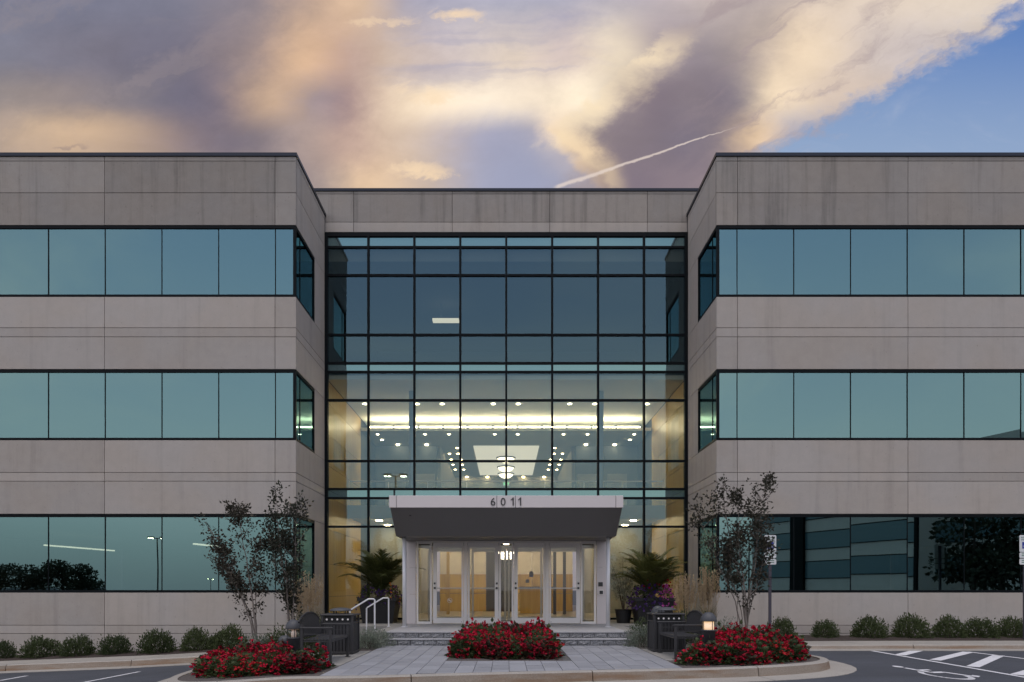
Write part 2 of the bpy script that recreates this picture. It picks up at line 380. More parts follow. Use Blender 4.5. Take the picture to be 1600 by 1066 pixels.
# ------------------------------------------------------------------ mesh helpers
class MB:
    def __init__(s): s.v, s.f, s.mi = [], [], []
    def add(s, vs, fs, mi=0):
        o = len(s.v); s.v += [tuple(p) for p in vs]; s.f += [tuple(i + o for i in f) for f in fs]; s.mi += [mi] * len(fs)
        return s
    def box(s, x0, x1, y0, y1, z0, z1, mi=0):
        vs = [(x0,y0,z0),(x1,y0,z0),(x1,y1,z0),(x0,y1,z0),(x0,y0,z1),(x1,y0,z1),(x1,y1,z1),(x0,y1,z1)]
        return s.add(vs, [(0,3,2,1),(4,5,6,7),(0,1,5,4),(1,2,6,5),(2,3,7,6),(3,0,4,7)], mi)
    def cbox(s, x0, x1, y0, y1, z0, z1, c, mi=0):
        """box with chamfered edges"""
        vs = []
        for (sx, a) in ((0, x0), (1, x1)):
            for (sy, b) in ((0, y0), (1, y1)):
                for (sz, d) in ((0, z0), (1, z1)):
                    ix = c if sx == 0 else -c; iy = c if sy == 0 else -c; iz = c if sz == 0 else -c
                    vs += [(a, b + iy, d + iz), (a + ix, b, d + iz), (a + ix, b + iy, d)]
        i = lambda sx, sy, sz, k: (sx * 4 + sy * 2 + sz) * 3 + k
        fs = [[i(0,0,0,0), i(0,0,1,0), i(0,1,1,0), i(0,1,0,0)], [i(1,0,0,0), i(1,1,0,0), i(1,1,1,0), i(1,0,1,0)],
              [i(0,0,0,1), i(1,0,0,1), i(1,0,1,1), i(0,0,1,1)], [i(0,1,0,1), i(0,1,1,1), i(1,1,1,1), i(1,1,0,1)],
              [i(0,0,0,2), i(0,1,0,2), i(1,1,0,2), i(1,0,0,2)], [i(0,0,1,2), i(1,0,1,2), i(1,1,1,2), i(0,1,1,2)]]
        for p in (0, 1):
            for q in (0, 1):
                fs.append([i(p,q,0,0), i(p,q,1,0), i(p,q,1,1), i(p,q,0,1)])
                fs.append([i(p,0,q,0), i(p,1,q,0), i(p,1,q,2), i(p,0,q,2)])
                fs.append([i(0,p,q,1), i(1,p,q,1), i(1,p,q,2), i(0,p,q,2)])
        for a in (0, 1):
            for b in (0, 1):
                for d in (0, 1): fs.append([i(a,b,d,0), i(a,b,d,1), i(a,b,d,2)])
        return s.add(vs, fs, mi)
    def quad(s, a, b, c, d, mi=0): return s.add([a, b, c, d], [(0, 1, 2, 3)], mi)
    def tube(s, pts, r, n=8, mi=0, cap=True):
        """swept tube through pts, r number or list"""
        pts = [Vector(p) for p in pts]; k = len(pts)
        rs = r if isinstance(r, (list, tuple)) else [r] * k
        vs, fs = [], []
        for i, p in enumerate(pts):
            d = (pts[min(i + 1, k - 1)] - pts[max(i - 1, 0)]).normalized()
            u = d.cross(Vector((0, 0, 1)) if abs(d.z) < .9 else Vector((0, 1, 0))).normalized(); w = d.cross(u)
            for j in range(n):
                a = 2 * math.pi * (j + .5) / n
                vs.append(p + (u * math.cos(a) + w * math.sin(a)) * rs[i])
        for i in range(k - 1):
            for j in range(n):
                j2 = (j + 1) % n
                fs.append((i*n + j, i*n + j2, (i+1)*n + j2, (i+1)*n + j))
        if cap: fs += [tuple(range(n)), tuple(range((k-1)*n, k*n))[::-1]]
        return s.add(vs, fs, mi)
    def lathe(s, prof, cx=0, cy=0, n=24, mi=0):
        vs, fs = [], []
        for (r, z) in prof:
            for j in range(n):
                a = 2 * math.pi * j / n; vs.append((cx + r * math.cos(a), cy + r * math.sin(a), z))
        for i in range(len(prof) - 1):
            for j in range(n):
                j2 = (j + 1) % n; fs.append((i*n + j, i*n + j2, (i+1)*n + j2, (i+1)*n + j))
        fs += [tuple(range(n))[::-1], tuple(range((len(prof)-1)*n, len(prof)*n))]
        return s.add(vs, fs, mi)
    def prism(s, poly, z0, z1, mi=0):
        """poly: list of (x, y); z0/z1 numbers or functions of (x, y)"""
        k = len(poly); g0 = z0 if callable(z0) else (lambda x, y: z0); g1 = z1 if callable(z1) else (lambda x, y: z1)
        vs = [(x, y, g0(x, y)) for x, y in poly] + [(x, y, g1(x, y)) for x, y in poly]
        fs = [tuple(range(k))[::-1], tuple(range(k, 2 * k))] + [(i, (i+1) % k, k + (i+1) % k, k + i) for i in range(k)]
        return s.add(vs, fs, mi)
    def mesh(s, name, mats, smooth=False):
        me = bpy.data.meshes.new(name); me.from_pydata(s.v, [], s.f)
        for m in (mats if isinstance(mats, (list, tuple)) else [mats]): me.materials.append(M[m])
        if any(s.mi): me.polygons.foreach_set('material_index', s.mi)
        if smooth: me.polygons.foreach_set('use_smooth', [True] * len(me.polygons))
        me.update(); return me
    def build(s, name, mats, parent=None, smooth=False): return link(name, s.mesh(name, mats, smooth), parent)

def link(name, me, parent=None, loc=None, rz=0.0, sc=None):
    o = bpy.data.objects.new(name, me); C.objects.link(o)
    if parent is not None: o.parent = parent
    if loc is not None: o.location = loc
    if rz: o.rotation_euler = (0, 0, rz)
    if sc is not None: o.scale = sc if hasattr(sc, '__len__') else (sc, sc, sc)
    return o

def tag(o, label=None, cat=None, group=None, kind=None):
    if label: o['label'] = label
    if cat: o['category'] = cat
    if group: o['group'] = group
    if kind: o['kind'] = kind
    return o

def thing(name, label, cat, loc=(0, 0, 0), rz=0.0, group=None):
    return tag(link(name, None, None, loc, rz), label, cat, group)

def box(name, mat, parent, *a): return MB().box(*a).build(name, mat, parent)
def cbox(name, mat, parent, *a, c=0.006): return MB().cbox(*a, c).build(name, mat, parent)

def text_mesh(txt, size, mat, depth=0.006):
    cu = bpy.data.curves.new('txt', 'FONT'); cu.body = txt; cu.size = size; cu.extrude = depth; cu.align_x = 'CENTER'; cu.resolution_u = 6
    o = bpy.data.objects.new('txt', cu); C.objects.link(o)
    me = bpy.data.meshes.new_from_object(o.evaluated_get(bpy.context.evaluated_depsgraph_get()))
    bpy.data.objects.remove(o); bpy.data.curves.remove(cu)
    me.materials.clear(); me.materials.append(M[mat]); return me

def at(x, y, Y): return ((x - VX) * Y / F, Y, H + (VY - y) * Y / F)      # photo pixel at a known depth

# ------------------------------------------------------------------ terrain
def interp(v, tab):
    if v <= tab[0][0]: return tab[0][1]
    for (a, p), (b, q) in zip(tab, tab[1:]):
        if v <= b: return p + (q - p) * (v - a) / (b - a)
    return tab[-1][1]
GT = [(-22, -.80), (-14.5, -.55), (-9, -.34), (-6, -.17), (-3.4, 0), (3.4, 0), (6, .03), (9, .05), (22, .06)]
def g(x): return interp(x, GT)                                 # planted ground, falls away to the left
def za(x, y):                                                  # asphalt
    r = interp(y, [(11.5, -.19), (16.6, -.055)]); l = min(g(x) - .16, -.19)
    k = min(max((x + 5) / 4, 0), 1)
    a = l * (1 - k) + r * k
    f = min(max((10 - y) / 12, 0), 1)
    return a * (1 - f) + (-.24) * f

def sheet(name, mat, xs, ys, zf, kind='structure'):
    vs = [(x, y, zf(x, y)) for y in ys for x in xs]; n = len(xs)
    fs = [(j*n + i, j*n + i + 1, (j+1)*n + i + 1, (j+1)*n + i) for j in range(len(ys) - 1) for i in range(n - 1)]
    o = MB().add(vs, fs).build(name, mat, smooth=True); return tag(o, kind=kind)
xs = [-600, -250, -100, -50, -30, -22, -18] + [-16 + i for i in range(33)] + [18, 22, 30, 50, 100, 250, 600]
ys = [-600, -300, -120, -60, -30, -15, -5, 0, 4, 7, 9] + [10 + .5 * i for i in range(14)] + [17.0, 17.6, 20, 30, 60, 120, 300, 600]
sheet('parking_lot', 'asphalt', xs, ys, za)
#--MARK-STRUCTURE--
# ------------------------------------------------------------------ kerb, beds, walkway, steps
random.seed(4)
KP = [(-22, 17.2), (-16, 17.2), (-11, 17.2), (-7.8, 17.2), (-6.9, 17.0), (-6.35, 16.3), (-6.1, 15.0), (-5.95, 13.2), (-5.75, 12.2), (-5.35, 11.5), (-4.7, 11.12),
      (-3.9, 11.05), (-2.3, 11.17), (-0.8, 11.5), (0.7, 11.8), (3.0, 12.2), (4.15, 12.42), (5.15, 12.75), (5.85, 13.2), (6.2, 13.85), (6.15, 14.7), (5.85, 15.4),
      (5.75, 16.1), (6.1, 16.7), (6.9, 16.9), (11, 16.9), (16, 16.9), (22, 16.9)]
def resample(pts, step):
    out = [Vector(pts[0])]
    # Catmull-Rom through the points
    P = [Vector(p) for p in pts]; P = [P[0]] + P + [P[-1]]
    dense = []
    for i in range(1, len(P) - 2):
        for k in range(12):
            u = k / 12; a, b, c, d = P[i-1], P[i], P[i+1], P[i+2]
            dense.append(.5 * ((2*b) + (c - a)*u + (2*a - 5*b + 4*c - d)*u*u + (3*b - a - 3*c + d)*u**3))
    dense.append(P[-2]); acc = 0
    for a, b in zip(dense, dense[1:]):
        L = (b - a).length
        while acc + L >= step:
            tt = (step - acc) / L; a = a + (b - a) * tt; out.append(a.copy()); L = (b - a).length; acc = 0
        acc += L
    return out
KR = resample([Vector((x, y)) for x, y in KP], 0.25)
def left_n(i):
    d = (KR[min(i + 1, len(KR) - 1)] - KR[max(i - 1, 0)]).normalized(); return Vector((-d.y, d.x))    # towards the beds
kerb = tag(link('kerb', None), kind='structure')
gutter = tag(link('gutter', None), kind='structure')
seg, off = 12, 4
starts = list(range(off, len(KR) - 1, seg))
for s0 in starts:
    ids = list(range(s0, min(s0 + seg, len(KR) - 1) + 1))
    if len(ids) < 3: continue
    mb, gb = MB(), MB()
    ring = []; gr = []
    for q, i in enumerate(ids):
        p = KR[i].copy(); n = left_n(i)
        if q == 0: p = p + (KR[i + 1] - p) * .035
        if q == len(ids) - 1: p = p - (p - KR[i - 1]) * .035
        zt = g(p.x); zb = za(p.x, p.y)
        hgt = zt - zb
        a = p - n * .03; b = p + n * .012; c = p + n * .15
        ring.append([(a.x, a.y, zb - .1), (a.x, a.y, zb + .006), (p.x - n.x * .006, p.y - n.y * .006, zt - .022), (b.x + n.x * .01, b.y + n.y * .01, zt), (c.x, c.y, zt), (c.x, c.y, zb - .1)])
        o2 = p - n * .48; a2 = p - n * .026
        gr.append([(a2.x, a2.y, zb + .012), (o2.x, o2.y, za(o2.x, o2.y) + .008), (o2.x, o2.y, zb - .1), (a2.x, a2.y, zb - .1)])
    for rr, m, k in ((ring, mb, 6), (gr, gb, 4)):
        vs = [v for r in rr for v in r]; fs = []; mi = []
        for i in range(len(rr) - 1):
            for j in range(k):
                j2 = (j + 1) % k
                fs.append((i*k + j, (i+1)*k + j, (i+1)*k + j2, i*k + j2)); mi.append(0 if (j in (2, 3)) else 1)
        fs += [tuple(range(k)), tuple(range((len(rr)-1)*k, len(rr)*k))[::-1]]; mi += [1, 1]
        m.v, m.f, m.mi = vs, fs, (mi if m is mb else [0] * len(fs))
    mb.build('kerb_stone', ['kerb_top', 'kerb_face'], kerb)
    gb.build('gutter_slab', 'kerb_top', gutter)

inner = [(KR[i] + left_n(i) * .15) for i in range(len(KR))]
def kin(x):                                                   # inner kerb line in front of the walkway
    best = [p for p in inner if -5.0 < p.x < 5.0 and p.y < 14]
    best.sort(key=lambda p: p.x)
    return interp(x, [(p.x, p.y) for p in best])

# mulch in the two kerbed beds beside the walkway (one sheet each)
def bed(name, mat, poly, zf):
    return tag(MB().prism(poly, -1.2, zf).build(name, mat), kind='structure')
L = [(p.x, p.y) for p in inner if p.x < -2.95 and p.x > -7.6]
R_ = [(p.x, p.y) for p in inner if p.x > 3.05 and p.x < 6.9]
bed('planting_bed_left', 'mulch_grey', L + [(-2.95, kin(-2.95)), (-2.95, 17.25), (-4.6, 17.25), (-4.6, 20.5), (-7.6, 20.5)], lambda x, y: g(x) - .018)
bed('planting_bed_right', 'mulch_grey', [(3.05, kin(3.05))] + R_ + [(6.9, 20.5), (3.05, 20.5)], lambda x, y: g(x) - .018)
rr = random.Random(9)
def lumpy(x, y): return g(x) - .02 + rr.uniform(-.012, .02) + .05 * max(0, 1 - abs(y - 19.5) / 1.1)
fx = [-22 + .22 * i for i in range(66)]
sheet('planting_bed_wing_left', 'mulch', fx, [18.42 + .2 * i for i in range(12)], lumpy)
sheet('planting_bed_wing_right', 'mulch', [6.92 + .22 * i for i in range(69)], [18.12 + .2 * i for i in range(13)], lumpy)

side = tag(link('sidewalk', None), kind='structure')
for (x0, x1, y0, y1) in ((-22, -7.3, 17.36, 18.42), (7.0, 22, 17.06, 18.12)):
    n = int(round((x1 - x0) / 1.5)); w = (x1 - x0) / n
    for i in range(n):
        a, b = x0 + i * w + .006, x0 + (i + 1) * w - .006
        MB().prism([(a, y0), (b, y0), (b, y1), (a, y1)], lambda x, y: g(x) - .2, lambda x, y: g(x) + .002).build('slab', 'kerb_top', side)

walk = tag(link('walkway', None), kind='structure')
MB().prism([(-2.95, kin(-2.95)), (3.05, kin(3.05)), (3.05, 17.4), (-2.95, 17.4)], -.4, -.016).build('joint_bed', 'paver_joint', walk)
BX0, BX1, BY0, BY1 = -1.20, 1.12, 13.62, 17.1                   # the planted rectangle in the walkway
NC = 20; cw = 6.0 / NC
for c in range(NC):
    x0, x1 = -2.95 + c * cw, -2.95 + (c + 1) * cw
    edge = c in (0, NC - 1)
    j = .005; jy = .009
    Lp = .9 if edge else .6
    yy = 11.0 + (0 if c % 2 else .3)
    while yy < 17.28:
        y0, y1 = yy, min(yy + Lp, 17.285); yy += Lp
        if y1 < max(kin(x0), kin(x1)) + .08: continue
        xm = (x0 + x1) / 2
        spans = [(y0, y1)]
        if BX0 < xm < BX1:
            spans = []
            if y0 < BY0: spans.append((y0, min(y1, BY0)))
            if y1 > BY1: spans.append((max(y0, BY1), y1))
        for (p, q) in spans:
            if q - p < .06: continue
            a = [(x0 + j, max(p, kin(x0) + .004) + jy), (x1 - j, max(p, kin(x1) + .004) + jy), (x1 - j, q - jy), (x0 + j, q - jy)]
            dz = random.uniform(-.002, .002)
            MB().prism(a, -.06, dz).build('paver', 'paver', walk)
bc = MB().prism([(BX0 + .02, BY0 + .02), (BX1 - .02, BY0 + .02), (BX1 - .02, BY1), (BX0 + .02, BY1)], -.3, -.012).build('planting_bed_walkway', 'mulch_grey'); tag(bc, kind='structure')

pads = tag(link('bench_pad', None), kind='structure')
for (x0, x1, y0, y1) in ((-4.5, -2.96, 12.75, 15.75), (3.06, 4.5, 13.7, 16.3)):
    n = 2
    for i in range(n):
        a = y0 + (y1 - y0) * i / n; b = y0 + (y1 - y0) * (i + 1) / n - .01
        MB().prism([(x0, a), (x1, a), (x1, b), (x0, b)], lambda x, y: g(x) - .2, lambda x, y: g(x) * .5 + .004).build('slab', 'pad_concrete', pads)

steps = thing('entrance_steps', 'two low rock-faced granite steps leading up to the entrance landing', 'steps', (0, 17.3, 0))
def stp(mb, name, mat):
    for i, v in enumerate(mb.v): mb.v[i] = (v[0], v[1] - 17.3, v[2])
    return mb.build(name, mat, steps)
for (zy, z0, z1, o) in ((17.30, 0.0, .128, 0), (17.62, .155, .283, .14)):
    x = -2.93 + (o - .3 if o else 0)
    while x < 2.98:
        a, b = max(x, -2.93), min(x + .31, 2.98); x += .31
        if b - a < .05: continue
        mb = MB(); nn = 5; vs = []; fs = []
        for jz in range(nn):
            for ix in range(nn):
                e = 0 if (ix in (0, nn-1) or jz in (0, nn-1)) else 1
                vs.append((a + .008 + (b - a - .016) * ix / (nn-1), zy - e * random.uniform(.0, .03), z0 + .002 + (z1 - z0 - .004) * jz / (nn-1)))
        fs = [(r*nn + q, r*nn + q + 1, (r+1)*nn + q + 1, (r+1)*nn + q) for r in range(nn-1) for q in range(nn-1)]
        mb.add(vs, fs); mb.box(a + .008, b - .008, zy + .001, zy + .2, z0, z1)
        stp(mb, 'riser_block', 'granite_rock')
for (y0, y1, z) in ((17.272, 17.64, .155), (17.592, 17.95, .31)):
    for i in range(5):
        a = -2.95 + 5.95 * i / 5; b = -2.95 + 5.95 * (i + 1) / 5 - .006
        stp(MB().cbox(a, b, y0, y1, z - .026, z, .005), 'tread', 'granite_tread')
stp(MB().box(-2.92, 2.97, 17.36, 17.9, -.1, .12), 'core', 'pad_concrete')
stp(MB().box(-2.92, 2.97, 17.68, 17.9, .121, .28), 'core', 'pad_concrete')

land = tag(link('landing', None), kind='structure')
for i in range(5):
    for (y0, y1) in ((17.955, 19.1), (19.106, 20.3), (20.306, 21.48)):
        a = -2.95 + 5.95 * i / 5; b = a + 5.95 / 5 - .006
        box('slab', 'granite_tread', land, a, b, y0, y1, .2, .31)
terr = tag(link('terrace', None), kind='structure')
box('slab', 'pad_concrete', terr, -3.3, -2.956, 17.62, 20.3, -.2, .306)
box('slab', 'pad_concrete', terr, -6.0, -2.956, 20.306, 23.75, -.4, .306)
box('slab', 'pad_concrete', terr, 3.006, 6.0, 20.52, 23.75, -.4, .306)
box('slab', 'pad_concrete', terr, -2.95, 3.0, 21.49, 23.75, -.4, .304)
box('slab', 'pad_concrete', terr, 3.006, 3.35, 18.0, 20.51, -.2, .306)
sst = thing('side_steps', 'two plain concrete steps with white handrails beside the landing', 'steps', (-3.6, 19, 0))
MB().box(-.003, .298, -1.1, 1.2, -.3, .156).build('step', 'pad_concrete', sst)
MB().box(-.6, -.005, -1.1, 1.2, -.3, .012).build('step', 'pad_concrete', sst)

# ------------------------------------------------------------------ the office building
YW, YC = 20.55, 23.83
XI = 6.03
bld = thing('office_building', 'three-storey office building of pale concrete bands with teal ribbon windows and glazed lobby', 'building', (0, YC, 0))
def bp(name, mats, mb, parent=None, smooth=False):
    """part of the building; mesh is given in world coordinates"""
    o = mb.build(name, mats, parent or bld, smooth)
    o.matrix_parent_inverse = Matrix.Translation((0, -YC, 0)) if parent is None else Matrix.Identity(4)
    return o
ROWS = [(-1.4, .085), (.085, .32), (.32, 1.26), (3.51, 4.45), (4.45, 4.70), (4.70, 5.63), (7.66, 8.59), (8.59, 8.85), (8.85, 9.74), (11.79, 12.72), (12.72, 13.63), (13.63, 13.76)]
WIN = [(1.26, 3.51), (5.63, 7.66), (9.74, 11.79)]
COLS = [6.03, 6.63, 11.52, 16.41, 21.3]
J = .0065
for sgn in (-1, 1):
    for (z0, z1) in ROWS:
        for a, b in zip(COLS, COLS[1:]):
            x0, x1 = sorted((sgn * a, sgn * b))
            jx0 = J if not (sgn > 0 and a == XI) else 0; jx1 = J if not (sgn < 0 and a == XI) else 0
            bp('concrete_panel', 'precast_streaked_shaded' if z0 > 11.7 else 'precast_concrete', MB().cbox(x0 + jx0, x1 - jx1, YW, YW + .12, z0 + J, z1 - J, .004))
        # return wall towards the lobby
        x0, x1 = sorted((sgn * XI, sgn * (XI + .12)))
        bp('concrete_panel', 'precast_concrete', MB().cbox(x0, x1, YW + .125, YC - .03, z0 + J, z1 - J, .004))
    for (z0, z1) in WIN:                                        # narrow pier between the return window and the lobby glass
        x0, x1 = sorted((sgn * XI, sgn * (XI + .12)))
        bp('concrete_panel', 'precast_concrete', MB().cbox(x0, x1, 22.60, YC - .03, z0 + J * .5, z1 - J * .5, .004))
    # structure behind the panels: spandrel zones, ceilings and floors
    for (z0, z1) in ((-1.4, 1.25), (3.52, 5.62), (7.67, 9.73), (11.80, 13.70)):
        x0, x1 = sorted((sgn * (XI + .125), sgn * 21.28))
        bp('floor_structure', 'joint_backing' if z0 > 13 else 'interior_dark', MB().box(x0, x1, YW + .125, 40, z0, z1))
    x0, x1 = sorted((sgn * 21.30, sgn * 21.5))
    bp('end_wall', 'precast_concrete', MB().box(x0, x1, YW, 40, -1.4, 13.76))
    # coping
    x0, x1 = sorted((sgn * (XI - .03), sgn * 21.53))
    bp('coping', 'coping', MB().box(x0, x1, YW - .03, YW + .33, 13.765, 13.86))
    x0, x1 = sorted((sgn * (XI - .03), sgn * (XI + .33)))
    bp('coping', 'coping', MB().box(x0, x1, YW + .332, YC + .05, 13.765, 13.86))
    x0, x1 = sorted((sgn * (XI - .002), sgn * (XI + .1)))
    bp('flashing', 'coping', MB().box(x0, x1, YC - .028, YC + .045, 13.15, 13.764))
    # ribbon windows
    for wi, (z0, z1) in enumerate(WIN):
        ft, fb = .085, .07
        fr = MB()
        xa, xb = sgn * (XI + .005), sgn * 21.28
        x0, x1 = sorted((xa, xb))
        fr.box(x0, x1, YW + .01, YW + .13, z1 - ft, z1 - .004); fr.box(x0, x1, YW + .01, YW + .13, z0 + .004, z0 + fb)
        xr0, xr1 = sorted((sgn * (XI + .01), sgn * (XI + .12)))
        fr.box(xr0, xr1, YW + .132, 22.59, z1 - ft, z1 - .004); fr.box(xr0, xr1, YW + .132, 22.59, z0 + .004, z0 + fb)
        fr.box(xr0, xr1, 22.55, 22.594, z0 + fb + .002, z1 - ft - .002)
        xc0, xc1 = sorted((sgn * (XI + .008), sgn * (XI + .085)))
        fr.box(xc0, xc1, YW + .012, YW + .09, z0 + fb + .002, z1 - ft - .002)          # corner mullion
        W = bp('ribbon_window', 'dark_frame', fr)
        muls = [6.63 + 1.63 * k for k in range(10)]
        edges = [XI + .085] + [m for m in muls if m < 21.2] + [21.28]
        for m in edges[1:-1]:
            x0, x1 = sgn * m - .011, sgn * m + .011
            bp('mullion', 'dark_frame', MB().box(x0, x1, YW + .03, YW + .075, z0 + fb, z1 - ft), W)
        for a, b in zip(edges, edges[1:]):
            x0, x1 = sorted((sgn * (a + .011), sgn * (b - .011)))
            ta, tb = random.uniform(-.003, .003), random.uniform(-.003, .003); d = [YW + .045 + u for u in (-ta - tb, ta - tb, ta + tb, tb - ta)]   # each pane set a hair out of true
            bp('pane', 'wing_glass', MB().quad((x0, d[0], z0 + fb), (x1, d[1], z0 + fb), (x1, d[2], z1 - ft), (x0, d[3], z1 - ft)), W)
        ed = [YW + .09, 21.10, 22.55]
        bp('mullion', 'dark_frame', MB().box(*sorted((sgn * (XI + .03), sgn * (XI + .07))), 21.09, 21.11, z0 + fb, z1 - ft), W)
        for a, b in zip(ed, ed[1:]):
            xx = sgn * (XI + .045)
            bp('pane', 'wing_glass', MB().quad((xx, a, z0 + fb), (xx, b, z0 + fb), (xx, b, z1 - ft), (xx, a, z1 - ft)), W)
    # inner walls of the wings
    x0, x1 = sorted((sgn * (XI + .02), sgn * (XI + .124)))
    for (z0, z1) in WIN:
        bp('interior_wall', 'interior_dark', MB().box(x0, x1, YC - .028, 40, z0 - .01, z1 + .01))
        x2, x3 = sorted((sgn * (XI + .2), sgn * 21.2))
        bp('interior_wall', 'interior_dark', MB().box(x2, x3, 39.6, 39.7, z0 - .01, z1 + .01))
# lit tube fixtures seen through the wing glass
for (xa, ya, xb, yb, Y0, Y1) in ((70, 853, 178, 861.5, 23.2, 24.6), (303, 851, 350, 856, 23.2, 23.9)):
    p, q = at(xa, ya, Y0), at(xb, yb, Y1); z = 3.0
    sc0, sc1 = (z - H) / (p[2] - H), (z - H) / (q[2] - H)
    P, Q = Vector((p[0] * sc0, p[1] * sc0, z)), Vector((q[0] * sc1, q[1] * sc1, z))
    d = (Q - P).normalized(); n = Vector((-d.y, d.x, 0)) * .05
    mb = MB().add([P - n, Q - n, Q + n, P + n, *(v + Vector((0, 0, .05)) for v in (P - n, Q - n, Q + n, P + n))], [(3,2,1,0),(4,5,6,7),(0,1,5,4),(1,2,6,5),(2,3,7,6),(3,0,4,7)])
    lt = bp('ceiling_light', 'wing_tube', mb)
    for u in (.1, .9):
        q_ = P.lerp(Q, u); bp('hanger', 'dark_frame', MB().tube([(q_.x, q_.y, z + .05), (q_.x, q_.y, 3.52)], .01, 6), lt)

# central parapet above the lobby glass
CX = [-8.6, -6.05, -5.09, -1.80, 1.45, 4.70, 6.05, 8.6]
for a, b in zip(CX, CX[1:]):
    for (z0, z1) in ((13.21, 13.58), (13.58, 14.52), (14.52, 14.61)):
        if abs(a + b) / 2 > 6.05:
            if z1 < 13.9: continue
            z0 = max(z0, 13.875)
        ja = J if abs(a) not in (6.05,) else 0; jb = J if abs(b) not in (6.05,) else 0
        bp('concrete_panel', 'precast_streaked_shaded' if z0 > 13.5 else 'precast_concrete', MB().cbox(a + ja, b - jb, YC + .05, YC + .17, z0 + J, z1 - J, .003))
bp('parapet_core', 'joint_backing', MB().box(-6.02, 6.02, YC + .175, YC + .4, 13.22, 14.60))
bp('coping', 'coping', MB().box(-8.63, 8.63, YC + .02, YC + .42, 14.615, 14.70))
bp('roof', 'joint_backing', MB().box(-6.02, 6.02, YC + .41, 45, 13.0, 13.3))
bp('roof', 'joint_backing', MB().box(-8.6, -6.05, YC + .18, YC + .4, 13.875, 14.6)); bp('roof', 'joint_backing', MB().box(6.05, 8.6, YC + .18, YC + .4, 13.875, 14.6))

# curtain wall
TZ = [.31, 3.43, 4.38, 4.68, 5.61, 7.63, 8.57, 8.86, 9.80, 11.78, 12.71, 13.06]
MX = [-6.0, -4.578, -3.052, -1.526, 0, 1.526, 3.052, 4.578, 6.0]
fr = MB()
fr.box(-6.02, 6.02, YC - .06, YC + .10, 13.06, 13.2)
for s_ in (-1, 1):
    x0, x1 = sorted((s_ * 6.022, s_ * 5.92)); fr.box(x0, x1, YC - .06, YC + .10, .31, 13.058)
CW = bp('curtain_wall', 'dark_frame', fr)
for x in MX[1:-1]:
    z0 = .31 if abs(x) > 3.05 else 2.9
    if abs(x) > 3.04 and abs(x) < 3.06: z0 = .31
    bp('mullion', 'dark_frame', MB().box(x - .034, x + .034, YC - .065, YC + .09, z0, 13.057), CW)
for z in TZ[1:-1] + [.37]:
    for a, b in zip(MX, MX[1:]):
        if z < 3 and abs(a + b) / 2 < 3: continue
        a2 = a + (.036 if a > -5.9 else .08); b2 = b - (.036 if b < 5.9 else .08)
        bp('transom', 'dark_frame', MB().box(a2, b2, YC - .05, YC + .08, z - .034, z + .034), CW)
SP = {(4.38, 4.68), (8.57, 8.86), (12.71, 13.06)}
for z0, z1 in zip(TZ, TZ[1:]):
    for a, b in zip(MX, MX[1:]):
        if z0 < 3 and abs(a + b) / 2 < 3: continue
        ta, tb = random.uniform(-.002, .002), random.uniform(-.002, .002); d = [YC + u for u in (-ta - tb, ta - tb, ta + tb, tb - ta)]
        bp('pane', 'spandrel_glass' if (z0, z1) in SP else 'curtain_glass', MB().quad((a + .03, d[0], z0 + .03), (b - .03, d[1], z0 + .03), (b - .03, d[2], z1 - .03), (a + .03, d[3], z1 - .03)), CW)
#--MARK-INTERIOR--
# ------------------------------------------------------------------ lobby and the office above it
LB = bp('lobby_floor', 'lobby_stone', MB().box(-6.0, 6.0, YC + .12, 46, .1, .312))
for sgn in (-1, 1):
    zs = [.315, 1.10, 2.2, 3.35, 4.45, 5.5, 6.55, 7.6, 8.34]
    for z0, z1 in zip(zs, zs[1:]):
        x0, x1 = sorted((sgn * 5.97, sgn * 6.015))
        bp('wood_panel', 'gold_wood', MB().box(x0, x1, YC + .12, 29.4, z0 + .008, z1 - .008))
    x0, x1 = sorted((sgn * 6.017, sgn * 6.045))
    bp('lobby_wall', 'reception_dark', MB().box(x0, x1, YC + .11, 46, .3, 13.0))
    x0, x1 = sorted((sgn * 3.15, sgn * 6.0))
    bp('lobby_wall', 'lobby_grey', MB().box(x0, x1, 32.7, 32.85, 4.42, 7.88))
    bp('lobby_wall', 'lobby_wall', MB().box(x0, x1, 31.0, 31.15, .315, 4.05))
    x0, x1 = sorted((sgn * 3.0, sgn * 3.15))
    bp('lobby_wall', 'lobby_wall', MB().box(x0, x1, 32.86, 42, 4.42, 7.88))
    bp('column', 'column_blue', MB().lathe([(.12, .315), (.12, 8.355)], sgn * 3.33, 25.4, 20), smooth=True)
    for q in (.55, 1.9):
        a = sgn * (3.15 + q); x0, x1 = a - .45, a + .45
        bp('lobby_door', 'lobby_wall', MB().box(x0, x1, 32.64, 32.695, 4.44, 6.6))
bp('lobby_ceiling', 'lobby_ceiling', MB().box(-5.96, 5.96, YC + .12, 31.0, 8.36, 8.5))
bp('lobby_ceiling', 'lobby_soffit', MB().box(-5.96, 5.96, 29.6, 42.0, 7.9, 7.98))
bp('ceiling_panel_painted_glow', 'panel_painted_glow', MB().box(-1.5, 1.5, 32.7, 41.0, 7.86, 7.895))  # plain ceiling panel; the pendants' light on it is painted in as glow
bp('lobby_wall', 'lobby_wall', MB().box(-3.0, 3.0, 42.0, 42.1, 4.42, 7.9))
bp('balcony_floor', 'lobby_wall', MB().box(-5.96, 5.96, 27.0, 42.0, 4.06, 4.42))
bp('floor_structure', 'interior_dark', MB().box(-5.96, 5.96, YC + .12, 42, 8.6, 8.84))
bp('floor_structure', 'interior_dark', MB().box(-5.96, 5.96, YC + .12, 42, 12.3, 12.9))
bp('interior_wall', 'interior_dark', MB().box(-5.96, 5.96, 33.0, 33.1, 8.86, 12.28))
